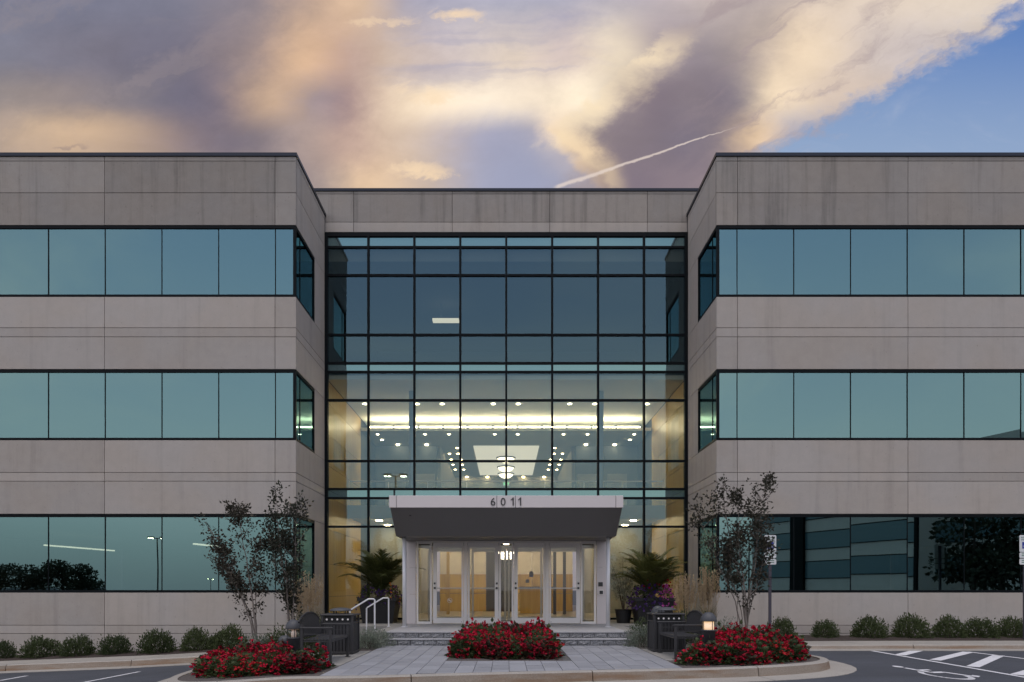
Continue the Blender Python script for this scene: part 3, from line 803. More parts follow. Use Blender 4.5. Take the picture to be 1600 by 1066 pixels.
# cove light strips with gaps between the tubes
n = 11
for i in range(n):
    a = -5.6 + 11.2 * i / n; b = -5.6 + 11.2 * (i + 1) / n - .10
    bp('cove_light', 'fluorescent', MB().box(a, b, 29.5, 29.58, 7.99, 8.05))
bp('cove_lip', 'lobby_ceiling', MB().box(-5.96, 5.96, 29.44, 29.49, 7.86, 7.985))
def disc(px, py, zc, r=.12, mat='downlight', part='recessed_light'):
    s_ = (VY - py) / (zc - H); Y = F / s_; X = (px - VX) / s_
    bp(part, mat, MB().lathe([(r, zc - .02), (r, zc - .004)], X, Y, 14))
for px in (570, 652, 691, 770.5, 810, 890, 929.5, 1011): disc(px, 631, 8.36, .07)
for px in (590, 664, 701.5, 773, 809, 880.5, 918, 991): disc(px, 678.5, 7.9, .055)
for px in (597, 984): disc(px, 687, 7.9, .065)
for yy, pr in ((700, (714.5,)), (708.8, (702.5, 715.6)), (718, (705, 720.7)), (726, (707.8, 722.3)), (733.7, (711.3, 724.6))):
    for px in pr:
        for s_ in (-1, 1): disc(790.7 + s_ * (790.7 - px), yy, 7.9, .055, 'warm_spot')
for x in (-2.3, -1.1, 1.0, 2.2):
    bp('recessed_light', 'warm_spot', MB().lathe([(.07, 7.85), (.07, 7.897)], x, 41.75, 12))
for x in (-4.9, -3.6, 3.6, 4.9):
    bp('recessed_light', 'downlight', MB().lathe([(.07, 7.85), (.07, 7.897)], x, 32.4, 12))
for x in (-5, -3.2, -1.6, 0, 1.6, 3.2, 5):
    for y in (28.2, 30.2, 32.2):
        bp('recessed_light', 'lobby_fill_downlight', MB().lathe([(.12, 4.03), (.12, 4.058)], x, y, 12))  # downlights under the balcony, extra rows added to brighten the ground-floor lobby
# balcony rail
bp('balcony_rail', 'aluminium', MB().tube([(-5.9, 27.05, 5.42), (5.9, 27.05, 5.42)], .024, 8))
RA = bp('balcony_fascia', 'lobby_wall', MB().box(-5.95, 5.95, 26.9, 26.99, 4.0, 4.5))
for i in range(8):
    a = -5.9 + 11.8 * i / 8; b = -5.9 + 11.8 * (i + 1) / 8 - .03
    bp('glass_panel', 'clear_glass', MB().quad((a, 27.05, 4.5), (b, 27.05, 4.5), (b, 27.05, 5.36), (a, 27.05, 5.36)), RA)
    if i: bp('rail_post', 'aluminium', MB().box(a - .03, a - .005, 27.03, 27.07, 4.42, 5.4), RA)
# pendant bowls
for k, (px, py) in enumerate(((790.5, 716), (790.5, 730.5), (790.5, 741))):
    Y = (34.6, 37.6, 40.2)[k]; X, _, Z = at(px, py, Y)
    o = thing('pendant_light', ('lit glass bowl pendant light nearest the lobby windows', 'lit glass bowl pendant light between two others in the lobby', 'lit glass bowl pendant light deepest inside the lobby')[k], 'pendant light', (X, Y, Z - .25), 0, 'bowl pendants in the lobby')
    MB().lathe([(.05, 0), (.22, .05), (.36, .14), (.42, .24)], n=24).build('bowl', 'pendant_glow', o, True)
    MB().lathe([(.30, .244), (.30, .247)], n=20).build('lamp', 'pendant_lamp', o)
    MB().lathe([(.425, .225), (.47, .25), (.47, .28), (.425, .27)], n=24).build('rim', 'dark_plastic', o, True)
    MB().tube([(0, 0, .3), (0, 0, 7.86 - Z + .25)], .012, 6).build('stem', 'aluminium', o)
o = thing('exit_sign', 'small green lit exit sign hanging at the back of the lobby', 'sign', (0.0, 41.6, 7.45))
MB().box(-.2, .2, -.02, .02, -.1, .12).build('housing', 'white_panel', o)
tm = text_mesh('EXIT', .16, 'exit_green'); q = link('lettering', tm, o, (0, -.024, -.05)); q.rotation_euler = (R(90), 0, 0)
MB().tube([(0, 0, .12), (0, 0, .45)], .01, 6).build('stem', 'aluminium', o)
# tube fixture in the dark office above
a, b = at(676, 502, 27.5), at(717, 502, 27.5)
bp('ceiling_light', 'office_tube', MB().box(a[0], b[0], 27.4, 27.7, a[2], a[2] + .08))
bp('ceiling_light_mount', 'interior_dark', MB().box(a[0] + .3, a[0] + .34, 27.5, 27.55, a[2] + .081, 12.3))
# ground-floor lobby
for (xa_, xb_) in ((-3.1, -2.05), (-2.04, -.95), (.35, 1.2), (1.21, 2.15), (2.16, 3.1)):
    for (za_, zb_) in ((.315, 1.15), (1.16, 2.05)):
        bp('wood_panel', 'gold_wood', MB().box(xa_, xb_, 33.5, 33.6, za_, zb_ - .008))
    bp('lobby_wall', 'cream_wall', MB().box(xa_, xb_, 33.52, 33.6, 2.055, 4.05))
bp('lobby_wall', 'reception_dark', MB().box(-.94, .34, 33.52, 33.62, .315, 4.05))
for x in (-2.4, -1.7, 1.6, 2.0, 2.4):
    bp('lobby_pilaster', 'gold_wood' if x < 0 else 'reception_dark', MB().box(x - .06, x + .06, 29.5, 29.65, .315, 4.05))
bp('reception_desk', 'gold_wood', MB().box(.6, 2.0, 30.6, 31.2, .315, 1.4))
bp('reception_top', 'reception_dark', MB().box(.55, 2.05, 30.55, 31.25, 1.405, 1.46))
o = thing('pendant_light', 'layered glowing ceiling pendant seen through the entrance doors', 'pendant light', (0, 28.5, 2.46))
for i in range(3):
    MB().lathe([(.30 - .05 * i, .30 - .11 * i), (.34 - .05 * i, .36 - .11 * i), (.33 - .05 * i, .39 - .11 * i)], n=24).build('glass_ring', 'pendant_glow', o, True)
MB().tube([(0, 0, .1), (0, 0, 1.6)], .015, 6).build('stem', 'aluminium', o)

# ------------------------------------------------------------------ entrance vestibule
YD = 21.54
ves = thing('entrance_vestibule', 'projecting entrance vestibule with four pale framed glass doors and sidelights', 'entrance', (0, YD, .31))
def vp(name, mats, mb, parent=None):
    mb.v = [(x, y - YD, z - .31) for x, y, z in mb.v]; return mb.build(name, mats, parent or ves)
dX = lambda x: (x - 790.3) / 52.0
dZ = lambda y: H + (920 - y) / 52.0
zt = 2.765
vp('head_frame', 'aluminium', MB().box(dX(649.5), dX(930.5), YD, YD + .12, zt, 2.80))
for s_ in (-1, 1):
    for (z0, z1) in ((.312, 1.20), (1.205, 2.0), (2.005, 2.80)):
        x0, x1 = sorted((s_ * 2.715, s_ * 3.0)); vp('cladding_panel', 'canopy_silver', MB().cbox(x0, x1, YD - .01, YD + .05, z0, z1, .004))
    x0, x1 = sorted((s_ * 2.92, s_ * 2.99))
    vp('side_glass', 'door_glass', MB().quad((s_ * 2.95, YD + .2, .35), (s_ * 2.95, YC - .1, .35), (s_ * 2.95, YC - .1, 2.75), (s_ * 2.95, YD + .2, 2.75)))
    vp('side_frame', 'aluminium', MB().box(x0, x1, YD + .052, YD + .2, .312, 2.80))
def frame(x0, x1, z0, z1, w, wb, wt, y0, y1):
    return MB().box(x0, x0 + w, y0, y1, z0, z1).box(x1 - w, x1, y0, y1, z0, z1).box(x0 + w, x1 - w, y0, y1, z0, z0 + wb).box(x0 + w, x1 - w, y0, y1, z1 - wt, z1)
for (a, b) in ((650, 674), (779, 801.6), (906.6, 930.6)):
    x0, x1 = dX(a), dX(b)
    sl = vp('sidelight', 'aluminium', frame(x0, x1, .312, zt - .002, .055, .07, .045, YD, YD + .09))
    vp('pane', 'door_glass', MB().quad((x0 + .055, YD + .045, .38), (x1 - .055, YD + .045, .38), (x1 - .055, YD + .045, zt - .045), (x0 + .055, YD + .045, zt - .045)), sl)
for (a, b) in ((723.5, 729.5), (851.2, 857.2)):
    vp('door_post', 'aluminium', MB().box(dX(a) + .002, dX(b) - .002, YD + .01, YD + .11, .312, zt - .002).box(dX(a) + .03, dX(b) - .03, YD - .012, YD + .01, .312, zt - .01))
doors = ((675.4, 723.3, 1), (729.7, 778.6, -1), (802, 851, 1), (857.4, 906.2, -1))
DO = []
for (a, b, hs) in doors:
    x0, x1 = dX(a) + .006, dX(b) - .006
    wl = .115 if hs > 0 else .052; wr = .052 if hs > 0 else .115
    mb = MB().box(x0, x0 + wl, YD + .02, YD + .07, .325, zt - .01).box(x1 - wr, x1, YD + .02, YD + .07, .325, zt - .01)
    mb.box(x0 + wl, x1 - wr, YD + .02, YD + .07, .325, .49).box(x0 + wl, x1 - wr, YD + .02, YD + .07, 2.61, zt - .01)
    d = vp('glass_door', 'aluminium', mb); DO.append(d)
    vp('pane', 'door_glass', MB().quad((x0 + wl, YD + .045, .49), (x1 - wr, YD + .045, .49), (x1 - wr, YD + .045, 2.61), (x0 + wl, YD + .045, 2.61)), d)
    vp('push_bar', 'aluminium', MB().tube([(x0 + wl - .02, YD + .11, 1.385), (x1 - wr + .02, YD + .11, 1.385)], .018, 8), d)
    vp('pull_bar', 'dark_plastic', MB().tube([(x0 + wl * .5, YD - .015, 1.36), (x0 + wl * .5, YD - .015, 1.42)] if hs > 0 else [(x1 - wr * .5, YD - .015, 1.36), (x1 - wr * .5, YD - .015, 1.42)], .03, 8), d)
    lx = x0 + wl * .45 if hs > 0 else x1 - wr * .45
    vp('lock', 'dark_plastic', MB().lathe([(.022, 1.50), (.03, 1.53), (.022, 1.56)], lx, YD + .012, 10), d)
    vp('hinge_stud', 'dark_plastic', MB().box((x1 - .06 if hs > 0 else x0 + .04), (x1 - .04 if hs > 0 else x0 + .06), YD + .012, YD + .019, .36, .38), d)
def ring(cx, cz, r, w, y, n=28):
    mb = MB(); vs = []
    for i in range(n):
        a = 2 * math.pi * i / n; vs += [(cx + r * math.cos(a), y, cz + r * math.sin(a)), (cx + (r - w) * math.cos(a), y, cz + (r - w) * math.sin(a))]
    fs = [(2*i, 2*((i+1) % n), 2*((i+1) % n) + 1, 2*i + 1) for i in range(n)]
    mb.add(vs, fs); d = r * .7
    mb.quad((cx - d - .01, y, cz + d - .01), (cx - d + .01, y, cz + d + .01), (cx + d + .01, y, cz - d + .01), (cx + d - .01, y, cz - d - .01))
    return mb
cx, cz = dX(702), dZ(938.5)
mb = ring(cx, cz, .075, .012, YD + .04).box(cx - .045, cx + .045, YD + .037, YD + .04, cz - .012, cz + .006)
vp('no_smoking_decal', 'decal_white', mb, DO[0])
for (px, py, w, h, m) in ((829.5, 897, .066, .085, 'decal_grey'), (829.5, 900.5, .058, .02, 'decal_blue'), (823.3, 908, .055, .055, 'decal_grey')):
    x, z = dX(px), dZ(py); n = 10
    poly = [(x - w, z - h), (x + w, z - h)] + [(x + w * math.cos(math.pi * i / n), z + h * .4 + h * .6 * math.sin(math.pi * i / n)) for i in range(n + 1)]
    yy = YD + (.040 if m == 'decal_grey' else .036)
    vp('door_decal', m, MB().add([(p[0], yy, p[1]) for p in poly], [tuple(range(len(poly)))]), DO[2])
for x in (-1.9, 0, 1.9):
    vp('vestibule_fill_light', 'downlight', MB().lathe([(.09, 2.775), (.09, 2.79)], x, 22.7, 12))  # unseen fixtures added to brighten the view through the doors
# inner line of doors
for a, b in ((-2.6, -1.2), (-1.15, 0), (0.05, 1.2), (1.25, 2.6)):
    vp('inner_frame', 'aluminium', frame(a, b, .316, 2.7, .07, .12, .1, YC + .0, YC + .06))
vp('vestibule_back', 'aluminium', MB().box(-2.9, 2.9, YC - .09, YC + .10, 2.705, 2.88))
# entry buttons on the cladding
vp('opener_plate', 'dark_plastic', MB().cbox(dX(934), dX(941), YD - .03, YD - .011, dZ(916.5), dZ(909.8), .004))
kb = vp('intercom', 'aluminium', MB().cbox(dX(934.6), dX(942.2), YD - .05, YD - .011, dZ(929.5), dZ(921.8), .008))
vp('intercom_face', 'dark_plastic', MB().box(dX(935.6), dX(941.2), YD - .054, YD - .0505, dZ(928.5), dZ(923)), kb)

# ------------------------------------------------------------------ canopy
YF, YS = 18.5, 19.5
can = thing('entrance_canopy', 'pale metal entrance canopy with dark sloping underside carrying the number 6011', 'canopy', (0, YS, 0))
def cp(name, mats, mb, parent=None, smooth=False):
    mb.v = [(x, y - YS, z) for x, y, z in mb.v]; return mb.build(name, mats, parent or can, smooth)
kx = lambda x: (x - 790.3) / (F / YF)
fz0, fz1 = H + (920 - 793.2) / (F / YF), H + (920 - 774.5) / (F / YF)
FX = [kx(x) for x in (607, 618.5, 775.6, 804.5, 961.6, 973.5)]
FA = []
for a, b in zip(FX, FX[1:]):
    FA.append(cp('fascia_panel', 'canopy_silver', MB().cbox(a + .006, b - .006, YF, YF + .03, fz0, fz1, .004)))
X0, X1 = FX[0], FX[-1]
cp('fascia_backing', 'numeral_dark', MB().box(X0 + .01, X1 - .01, YF + .031, YF + .06, fz0 + .004, fz1 - .004))
for s_, xx in ((-1, X0), (1, X1)):
    x0, x1 = sorted((xx + s_ * .0, xx - s_ * .03))
    cp('side_fascia', 'canopy_silver', MB().box(x0, x1, YF + .035, YC - .08, fz0, fz1))
zs = 2.80
ins = .03
poly = MB().add([(X0 + ins, YF + .03, fz0 - .002), (X1 - ins, YF + .03, fz0 - .002), (X1 - ins, YS, zs), (X0 + ins, YS, zs), (X0 + ins, YC - .1, zs), (X1 - ins, YC - .1, zs), (X0 + ins, YC - .1, fz0 - .002), (X1 - ins, YC - .1, fz0 - .002)],
                [(0, 1, 2, 3), (3, 2, 5, 4), (0, 3, 4, 6), (1, 7, 5, 2)])
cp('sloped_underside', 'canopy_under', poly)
cp('roof_deck', 'canopy_silver', MB().box(X0 + .035, X1 - .035, YF + .062, YC - .08, fz1 - .06, fz1 - .02))
cp('soffit_joint', 'numeral_dark', MB().box(X0 + .3, X1 - .3, YS + 1.0, YS + 1.02, zs - .006, zs - .001))
for s_ in (-1, 1):
    p = cp('post', 'white_paint_metal', MB().lathe([(.057, .312), (.057, zs)], s_ * 2.82 + .0, 19.86, 20), smooth=False)
    for f in p.data.polygons: f.use_smooth = len(f.vertices) == 4
    cp('post_base', 'white_paint_metal', MB().lathe([(.09, .311), (.09, .324)], s_ * 2.82, 19.86, 20))
cp('spot_fitting', 'numeral_dark', MB().lathe([(.03, fz0 - .19), (.03, fz0 - .16)], kx(638), YF + .3, 10))
for ch, px, fi in (('6', 769.6, 1), ('0', 785.4, 2), ('1', 800.0, 2), ('1', 811.6, 3)):
    if ch == '1':
        mb_ = MB().box(.005, .033, 0, .208, -.008, .008)
        mb_.add([(-.045, .150, z_) for z_ in (-.008, .008)] + [(.006, .196, z_) for z_ in (-.008, .008)] + [(.006, .166, z_) for z_ in (-.008, .008)] + [(-.045, .128, z_) for z_ in (-.008, .008)], [(1, 3, 5, 7), (0, 6, 4, 2), (0, 2, 3, 1), (2, 4, 5, 3), (4, 6, 7, 5), (6, 0, 1, 7)])
        me = mb_.mesh('numeral', 'numeral_dark')
    else: me = text_mesh(ch, .285, 'numeral_dark', .008)
    o = link('numeral', me, FA[fi], (kx(px), YF - .009 - YS, fz0 + .052)); o.rotation_euler = (R(90), 0, 0)

# ------------------------------------------------------------------ vegetation builders
def leaves(pts, nrm, size, aspect, rng, fold=.25, jitter=.7):
    """numpy leaf cloud: one folded quad pair per point. returns (verts, faces)"""
    n = len(pts); pts = np.asarray(pts, float); nrm = np.asarray(nrm, float)
    d = nrm + rng.normal(0, jitter, (n, 3)); d /= np.linalg.norm(d, axis=1)[:, None] + 1e-9
    r = rng.normal(0, 1, (n, 3)); u = np.cross(d, r); u /= np.linalg.norm(u, axis=1)[:, None] + 1e-9
    w = np.cross(d, u)
    s = size * rng.uniform(.65, 1.3, n)[:, None]
    tip = pts + d * s; mid = pts + d * s * .5 + w * s * fold * .4
    a = pts + d * s * .45 + u * s * aspect; b = pts + d * s * .45 - u * s * aspect
    v = np.stack([pts, a, tip, b, mid], 1).reshape(-1, 3)
    k = np.arange(n)[:, None] * 5
    f = np.concatenate([k + np.array([[0, 1, 4]]), k + np.array([[1, 2, 4]]), k + np.array([[2, 3, 4]]), k + np.array([[3, 0, 4]])], 1).reshape(-1, 3)
    return v, f

def np_mesh(name, v, f, mats, mi=None):
    me = bpy.data.meshes.new(name); me.from_pydata([tuple(map(float, p)) for p in v], [], [tuple(int(i) for i in q) for q in f])
    for m in (mats if isinstance(mats, (list, tuple)) else [mats]): me.materials.append(M[m])
    if mi is not None: me.polygons.foreach_set('material_index', mi)
    me.update(); return me

def dome_points(n, rx, rz, rng, lo=.35):
    """points through a dome, denser near the surface; returns points and outward normals"""
    d = rng.normal(0, 1, (n, 3)); d[:, 2] = np.abs(d[:, 2]) * 1.0 - .15; d /= np.linalg.norm(d, axis=1)[:, None]
    r = rng.uniform(lo, 1, n) ** .45
    lump = 1 + .16 * np.sin(d[:, 0] * 5 + rng.uniform(0, 6)) * np.cos(d[:, 1] * 4 + rng.uniform(0, 6)) + .08 * rng.normal(0, 1, n)
    p = d * (r * lump)[:, None] * np.array([rx, rx, rz]); p[:, 2] = np.maximum(p[:, 2] + .03, .01)
    return p, d

def stems_mesh(name, k, rx, rz, rng, mat='bark_dark', r=.008):
    mb = MB()
    for i in range(k):
        a = rng.uniform(0, 6.28); e = rng.uniform(.2, .8)
        t = Vector((math.cos(a) * rx * e, math.sin(a) * rx * e, rz * rng.uniform(.6, .95)))
        mb.tube([(t.x * .1, t.y * .1, -.03), (t.x * .5, t.y * .5, t.z * .55), tuple(t)], [r, r * .7, r * .3], 5)
    return mb.mesh(name, mat)

# --- clipped holly-like shrubs
SHRUB = []
for k in range(5):
    rng = np.random.default_rng(30 + k)
    p, d = dome_points(2300, .46, .50, rng, .3)
    d2 = d * np.array([.7, .7, .7]) + np.array([0, 0, .75])
    v, f = leaves(p, d2, .062, .24, rng, jitter=.4)
    # upright shoots
    q = []; qn = []
    for i in range(46):
        a = rng.uniform(0, 6.28); e = rng.uniform(0, 1) ** .5
        b = np.array([math.cos(a) * e * .44, math.sin(a) * e * .44, .48 * math.sqrt(max(.05, 1 - e * e)) + .01])
        hgt = rng.uniform(.05, .17)
        for j in range(10):
            q.append(b + np.array([b[0] * .25, b[1] * .25, 1]) * hgt * j / 9); qn.append(np.array([rng.normal(0, .8), rng.normal(0, .8), .8]))
    v2, f2 = leaves(q, qn, .045, .26, rng, jitter=.3)
    SHRUB.append((np_mesh('shrub_foliage', np.concatenate([v, v2]), np.concatenate([f, f2 + len(v)]), 'leaf_shrub'), stems_mesh('shrub_stems', 14, .4, .45, rng)))
def shrub(px, py_top, py_base, wpx, Y, label, group, k):
    X = (px - VX) * Y / F; z = g(X)
    w = wpx * Y / F / .98; zt = H + (VY - py_top) * Y / F; h = max(zt - z, .3) / .60
    o = thing('shrub', label, 'shrub', (X, Y, z), random.uniform(0, 6.28), group); o.scale = (w * random.uniform(.9, 1.12), w * random.uniform(.9, 1.12), h * random.uniform(.94, 1.08))
    link('foliage', SHRUB[k % 5][0], o); link('stems', SHRUB[k % 5][1], o)
for k, (px, pt, pb, w) in enumerate(((6, 1000, 1026, 34), (65, 995, 1024, 56), (123, 994, 1020, 56), (180, 990, 1017, 50), (246, 982, 1014, 62), (306, 979, 1010, 46), (337, 990, 1008, 24), (360, 977, 1008, 50))):
    shrub(px, pt, pb, w, 19.3, 'rounded green shrub in the sloping dark mulch bed under the wing opposite the parking signs', 'shrubs in the sloping mulch bed', k)
for k, (px, pt, pb, w) in enumerate(((1223, 965, 990, 38), (1289, 968, 990, 40), (1358, 962, 991, 52), (1423, 962, 992, 52), (1482, 964, 993, 50), (1531, 966, 993, 50), (1581, 964, 993, 42))):
    shrub(px, pt, pb, w, 19.3, 'rounded green shrub in the mulch bed behind the striped parking bay', 'shrubs behind the striped bay', k + 3)

# --- crape myrtle trees: several bare stems, sparse leaf clumps
def myrtle(name, label, base, tips, seed, lf=1.0, stemlen=.45):
    rng = np.random.default_rng(seed)
    o = thing(name, label, 'tree', base)
    tr = MB(); P = []; Nn = []
    for (tx, ty, tz, r0) in tips:
        T = Vector((tx, ty, tz)); b = Vector((rng.uniform(-.06, .06), rng.uniform(-.06, .06), -.05))
        mid1 = b.lerp(T, .3) + Vector((tx * -.12, 0, .10)); mid2 = b.lerp(T, .62) + Vector((rng.uniform(-.06, .06), rng.uniform(-.06, .06), .06))
        path = [b, mid1, mid2, T]
        dense = []
        for i in range(3):
            for q in range(5): dense.append(path[i].lerp(path[i+1], q / 5) + Vector((rng.normal(0, .008), rng.normal(0, .008), 0)))
        dense.append(T)
        tr.tube(dense, [r0 * (1 - .85 * i / (len(dense) - 1)) for i in range(len(dense))], 7)
        L = T.length
        nb = int(14 * L / 3)
        for bi in range(nb):
            u = stemlen * .85 + (1 - stemlen * .85) * rng.uniform(0, 1) ** .75; i = min(int(u * (len(dense) - 1)), len(dense) - 2); s0 = dense[i]
            a = rng.uniform(0, 6.28); up = rng.uniform(.5, 1.4); bl = rng.uniform(.22, .55) * (1.25 - u * .55) * L / 3
            dd = Vector((math.cos(a), math.sin(a) * .8, up)).normalized()
            e1 = s0 + dd * bl * .5 + Vector((0, 0, .02)); e2 = s0 + dd * bl + Vector((rng.uniform(-.05, .05), rng.uniform(-.05, .05), rng.uniform(0, .1)))
            tr.tube([s0, e1, e2], [.009, .006, .003], 5)
            for cc in range(rng.integers(2, 6)):
                c = np.array(s0.lerp(e2, rng.uniform(.3, 1.1))) + rng.normal(0, .035, 3)
                nl = int(rng.integers(8, 15) * lf); off = rng.normal(0, 1, (nl, 3)) * np.array([.055, .055, .05])
                P.append(c + off); Nn.append(off / .05 + np.array([0, 0, .4]))
        for cc in range(7):                                    # leafy leader
            c = np.array(T) + rng.normal(0, .05, 3) - np.array([0, 0, .08 * cc]); nl = 16; off = rng.normal(0, .055, (nl, 3))
            P.append(c + off); Nn.append(off / .05 + np.array([0, 0, .5]))
    tr.build('trunk', 'bark', o, True)
    v, f = leaves(np.concatenate(P), np.concatenate(Nn), .075, .33, rng, jitter=.5)
    link('crown', np_mesh('crown', v, f, 'leaf_myrtle'), o)
    return o
s_ = 17.0 / F
def tip(bx, px, py, zb, dy=0, r=.022, Y=17.0): return ((px - bx) * Y / F, dy, H + (VY - py) * Y / F - zb, r)
zb = g(-5.9) - .02
myrtle('crape_myrtle', 'leaning multi-stem crape myrtle beside the shrubs of the sloping bed', ((402 - VX) * s_, 17.0, zb),
       [tip(402, 322, 820, zb, .2, .024), tip(402, 372, 792, zb, -.1, .026), tip(402, 350, 845, zb, -.3, .02), tip(402, 395, 850, zb, .3, .018), tip(402, 366, 900, zb, .1, .016)], 5, 1.0)
zb = g(-5.1) - .02
myrtle('crape_myrtle', 'taller crape myrtle behind the bench next to the handrails', ((455 - VX) * s_, 17.0, zb),
       [tip(455, 428, 760, zb, .1, .026), tip(455, 466, 785, zb, -.2, .024), tip(455, 412, 815, zb, .3, .02), tip(455, 448, 830, zb, -.3, .02), tip(455, 440, 880, zb, .2, .015)], 11, 1.1)
zb = g(5.7) - .02
myrtle('crape_myrtle', 'vase-shaped crape myrtle in the bed beside a parking sign', ((1166 - VX) * s_, 17.0, zb),
       [tip(1166, 1128, 755, zb, .1, .024), tip(1166, 1150, 765, zb, -.2, .024), tip(1166, 1201, 744, zb, .1, .026), tip(1166, 1178, 800, zb, -.3, .02), tip(1166, 1092, 790, zb, .3, .018), tip(1166, 1140, 840, zb, .2, .016), tip(1166, 1192, 850, zb, -.2, .016)], 17, 1.0, .42)

# --- red bedding plants
BEG = []
for k in range(5):
    rng = np.random.default_rng(70 + k)
    p, d = dome_points(190, .20, .36, rng, .2); dn = d + np.array([0, 0, .35])
    v, f = leaves(p, dn, .085, .42, rng, jitter=.55)
    fol = np_mesh('foliage', v, f, 'leaf_bronze' if k == 3 else 'leaf_begonia')
    nb = (44, 34, 36, 46, 32)[k]; p, d = dome_points(nb, .22, .40, rng, .85); P = []; Nn = []
    for c, n_ in zip(p, d):
        for q in range(6):
            o_ = rng.normal(0, 1, 3) * .012; P.append(c + o_); Nn.append(n_ * .5 + rng.normal(0, .9, 3) + np.array([0, -.0, .25]))
    v, f = leaves(P, Nn, .046, .58, rng, jitter=.25)
    BEG.append((fol, np_mesh('blooms', v, f, ('petal_red', 'petal_red', 'petal_coral', 'petal_maroon', 'petal_red')[k])))
def in_poly(x, y, poly):
    c = False; j = len(poly) - 1
    for i in range(len(poly)):
        (xi, yi), (xj, yj) = poly[i], poly[j]
        if (yi > y) != (yj > y) and x < (xj - xi) * (y - yi) / (yj - yi) + xi: c = not c
        j = i
    return c
def bedding(poly, zf, hf, sp, label, group, seed):
    rg = random.Random(seed); xs_ = [p[0] for p in poly]; ys_ = [p[1] for p in poly]; y = min(ys_); r = 0
    while y <= max(ys_):
        x = min(xs_) + (sp / 2 if r % 2 else 0)
        while x <= max(xs_):
            X, Y = x + rg.uniform(-.05, .05), y + rg.uniform(-.05, .05)
            if in_poly(X, Y, poly):
                o = thing('begonia', label, 'flower', (X, Y, zf(X) - .015), rg.uniform(0, 6.28), group)
                h = hf(X, Y) / .38 * rg.uniform(.85, 1.15); w = rg.uniform(.9, 1.2) * sp / .27; o.scale = (w, w, h)
                k = rg.choice((0, 1, 2, 3, 4))
                link('foliage', BEG[k][0], o); link('blooms', BEG[k][1], o)['kind'] = 'stuff'
            x += sp
        y += sp * .92; r += 1
bedding([(-1.02, 14.15), (.98, 14.15), (.96, 16.9), (-1.0, 16.9)], lambda x: 0, lambda x, y: interp(y, [(14.1, .31), (15.2, .40), (16.8, .46)]), .29,
        'red begonia in the rectangular bed in front of the steps', 'red begonias before the steps', 1)
bedding([(-5.35, 12.5), (-4.75, 11.8), (-4.0, 11.7), (-3.3, 11.85), (-3.25, 12.5), (-3.95, 12.7), (-4.15, 13.6), (-4.6, 14.6), (-5.3, 14.6), (-5.55, 13.6)], lambda x: g(x),
        lambda x, y: interp(y, [(11.6, .24), (13, .31), (14.6, .36)]), .29, 'red begonia in the kerbed bed around the bollard light near the handrails', 'red begonias on the handrail side', 2)
bedding([(3.25, 12.85), (4.2, 12.95), (5.1, 13.3), (5.75, 13.9), (5.75, 14.6), (5.5, 15.3), (5.4, 16.0), (4.6, 16.0), (4.4, 14.6), (3.75, 13.7), (3.3, 13.3)], lambda x: g(x),
        lambda x, y: interp(y, [(12.8, .29), (14, .40), (16, .44)]), .29, 'red begonia in the kerbed bed below the parking sign', 'red begonias on the parking bay side', 3)

# --- ornamental grasses and silver bushes
def strips(n, rx, h, w, lean, rng, curve=.6, base=.06):
    V = []; Fs = []
    for i in range(n):
        a = rng.uniform(0, 6.28); e = rng.uniform(0, 1); hh = h * rng.uniform(.6, 1.1); l = lean * rng.uniform(.2, 1)
        d = np.array([math.cos(a), math.sin(a), 0]); t = np.array([-d[1], d[0], 0]) * w * .5; b = d * e * base; o = len(V)
        for q in range(6):
            u = q / 5; c = b + d * l * u ** 2 + np.array([0, 0, hh * (u - curve * .35 * u ** 3)])
            ww = t * (1 - u * .85); V += [c - ww, c + ww]
        for q in range(5): Fs.append((o + 2*q, o + 2*q + 1, o + 2*q + 3, o + 2*q + 2))
    return V, Fs
def reed_grass(X, Y, h, label, seed, n=260, plumes=46):
    rng = np.random.default_rng(seed); o = thing('feather_reed_grass', label, 'grass', (X, Y, g(X) - .02), 0)
    V, Fs = strips(n, .2, h * .72, .011, .42, rng, .8, .16); link('blades', np_mesh('blades', V, Fs, 'leaf_grass'), o)
    st = MB(); P = []; Nn = []
    for i in range(plumes):
        a = rng.uniform(0, 6.28); e = rng.uniform(.02, .38); hh = h * rng.uniform(.74, 1.08)
        t_ = Vector((math.cos(a) * e, math.sin(a) * e * .8, hh)); b = Vector((t_.x * .3, t_.y * .3, 0))
        st.tube([b, b.lerp(t_, .6) + Vector((0, 0, .05)), t_], [.003, .0025, .0015], 4)
        for q in range(34):
            u = .66 + .34 * q / 33; c = np.array(b.lerp(t_, u)) + np.array([0, 0, .03]) + rng.normal(0, .008, 3); P.append(c); Nn.append(np.array([rng.normal(0, .3), rng.normal(0, .3), 1]))
    st.build('stalks', 'plume', o)
    v, f = leaves(P, Nn, .062, .15, rng, jitter=.25); link('plumes', np_mesh('plumes', v, f, 'plume'), o)
reed_grass((466 - VX) * 18.6 / F, 18.6, 1.62, 'feathery beige plumed grass behind the bench by the handrails, nearer the myrtle trunks', 1, 240, 40)
reed_grass((486 - VX) * 19.2 / F, 19.2, 1.78, 'tall beige plumed grass against the pier by the wood-panelled lobby corner', 2, 260, 52)
reed_grass((1072 - VX) * 19.0 / F, 19.0, 1.62, 'beige plumed grass between the flower planter and the concrete pier', 3, 250, 48)
reed_grass((1106 - VX) * 18.8 / F, 18.8, 1.75, 'beige plumed grass in front of the corner window behind the vase-shaped myrtle', 4, 270, 60)
for i, (px, Y, h) in enumerate(((1048, 18.4, .8), (1088, 18.2, .9))):
    pass
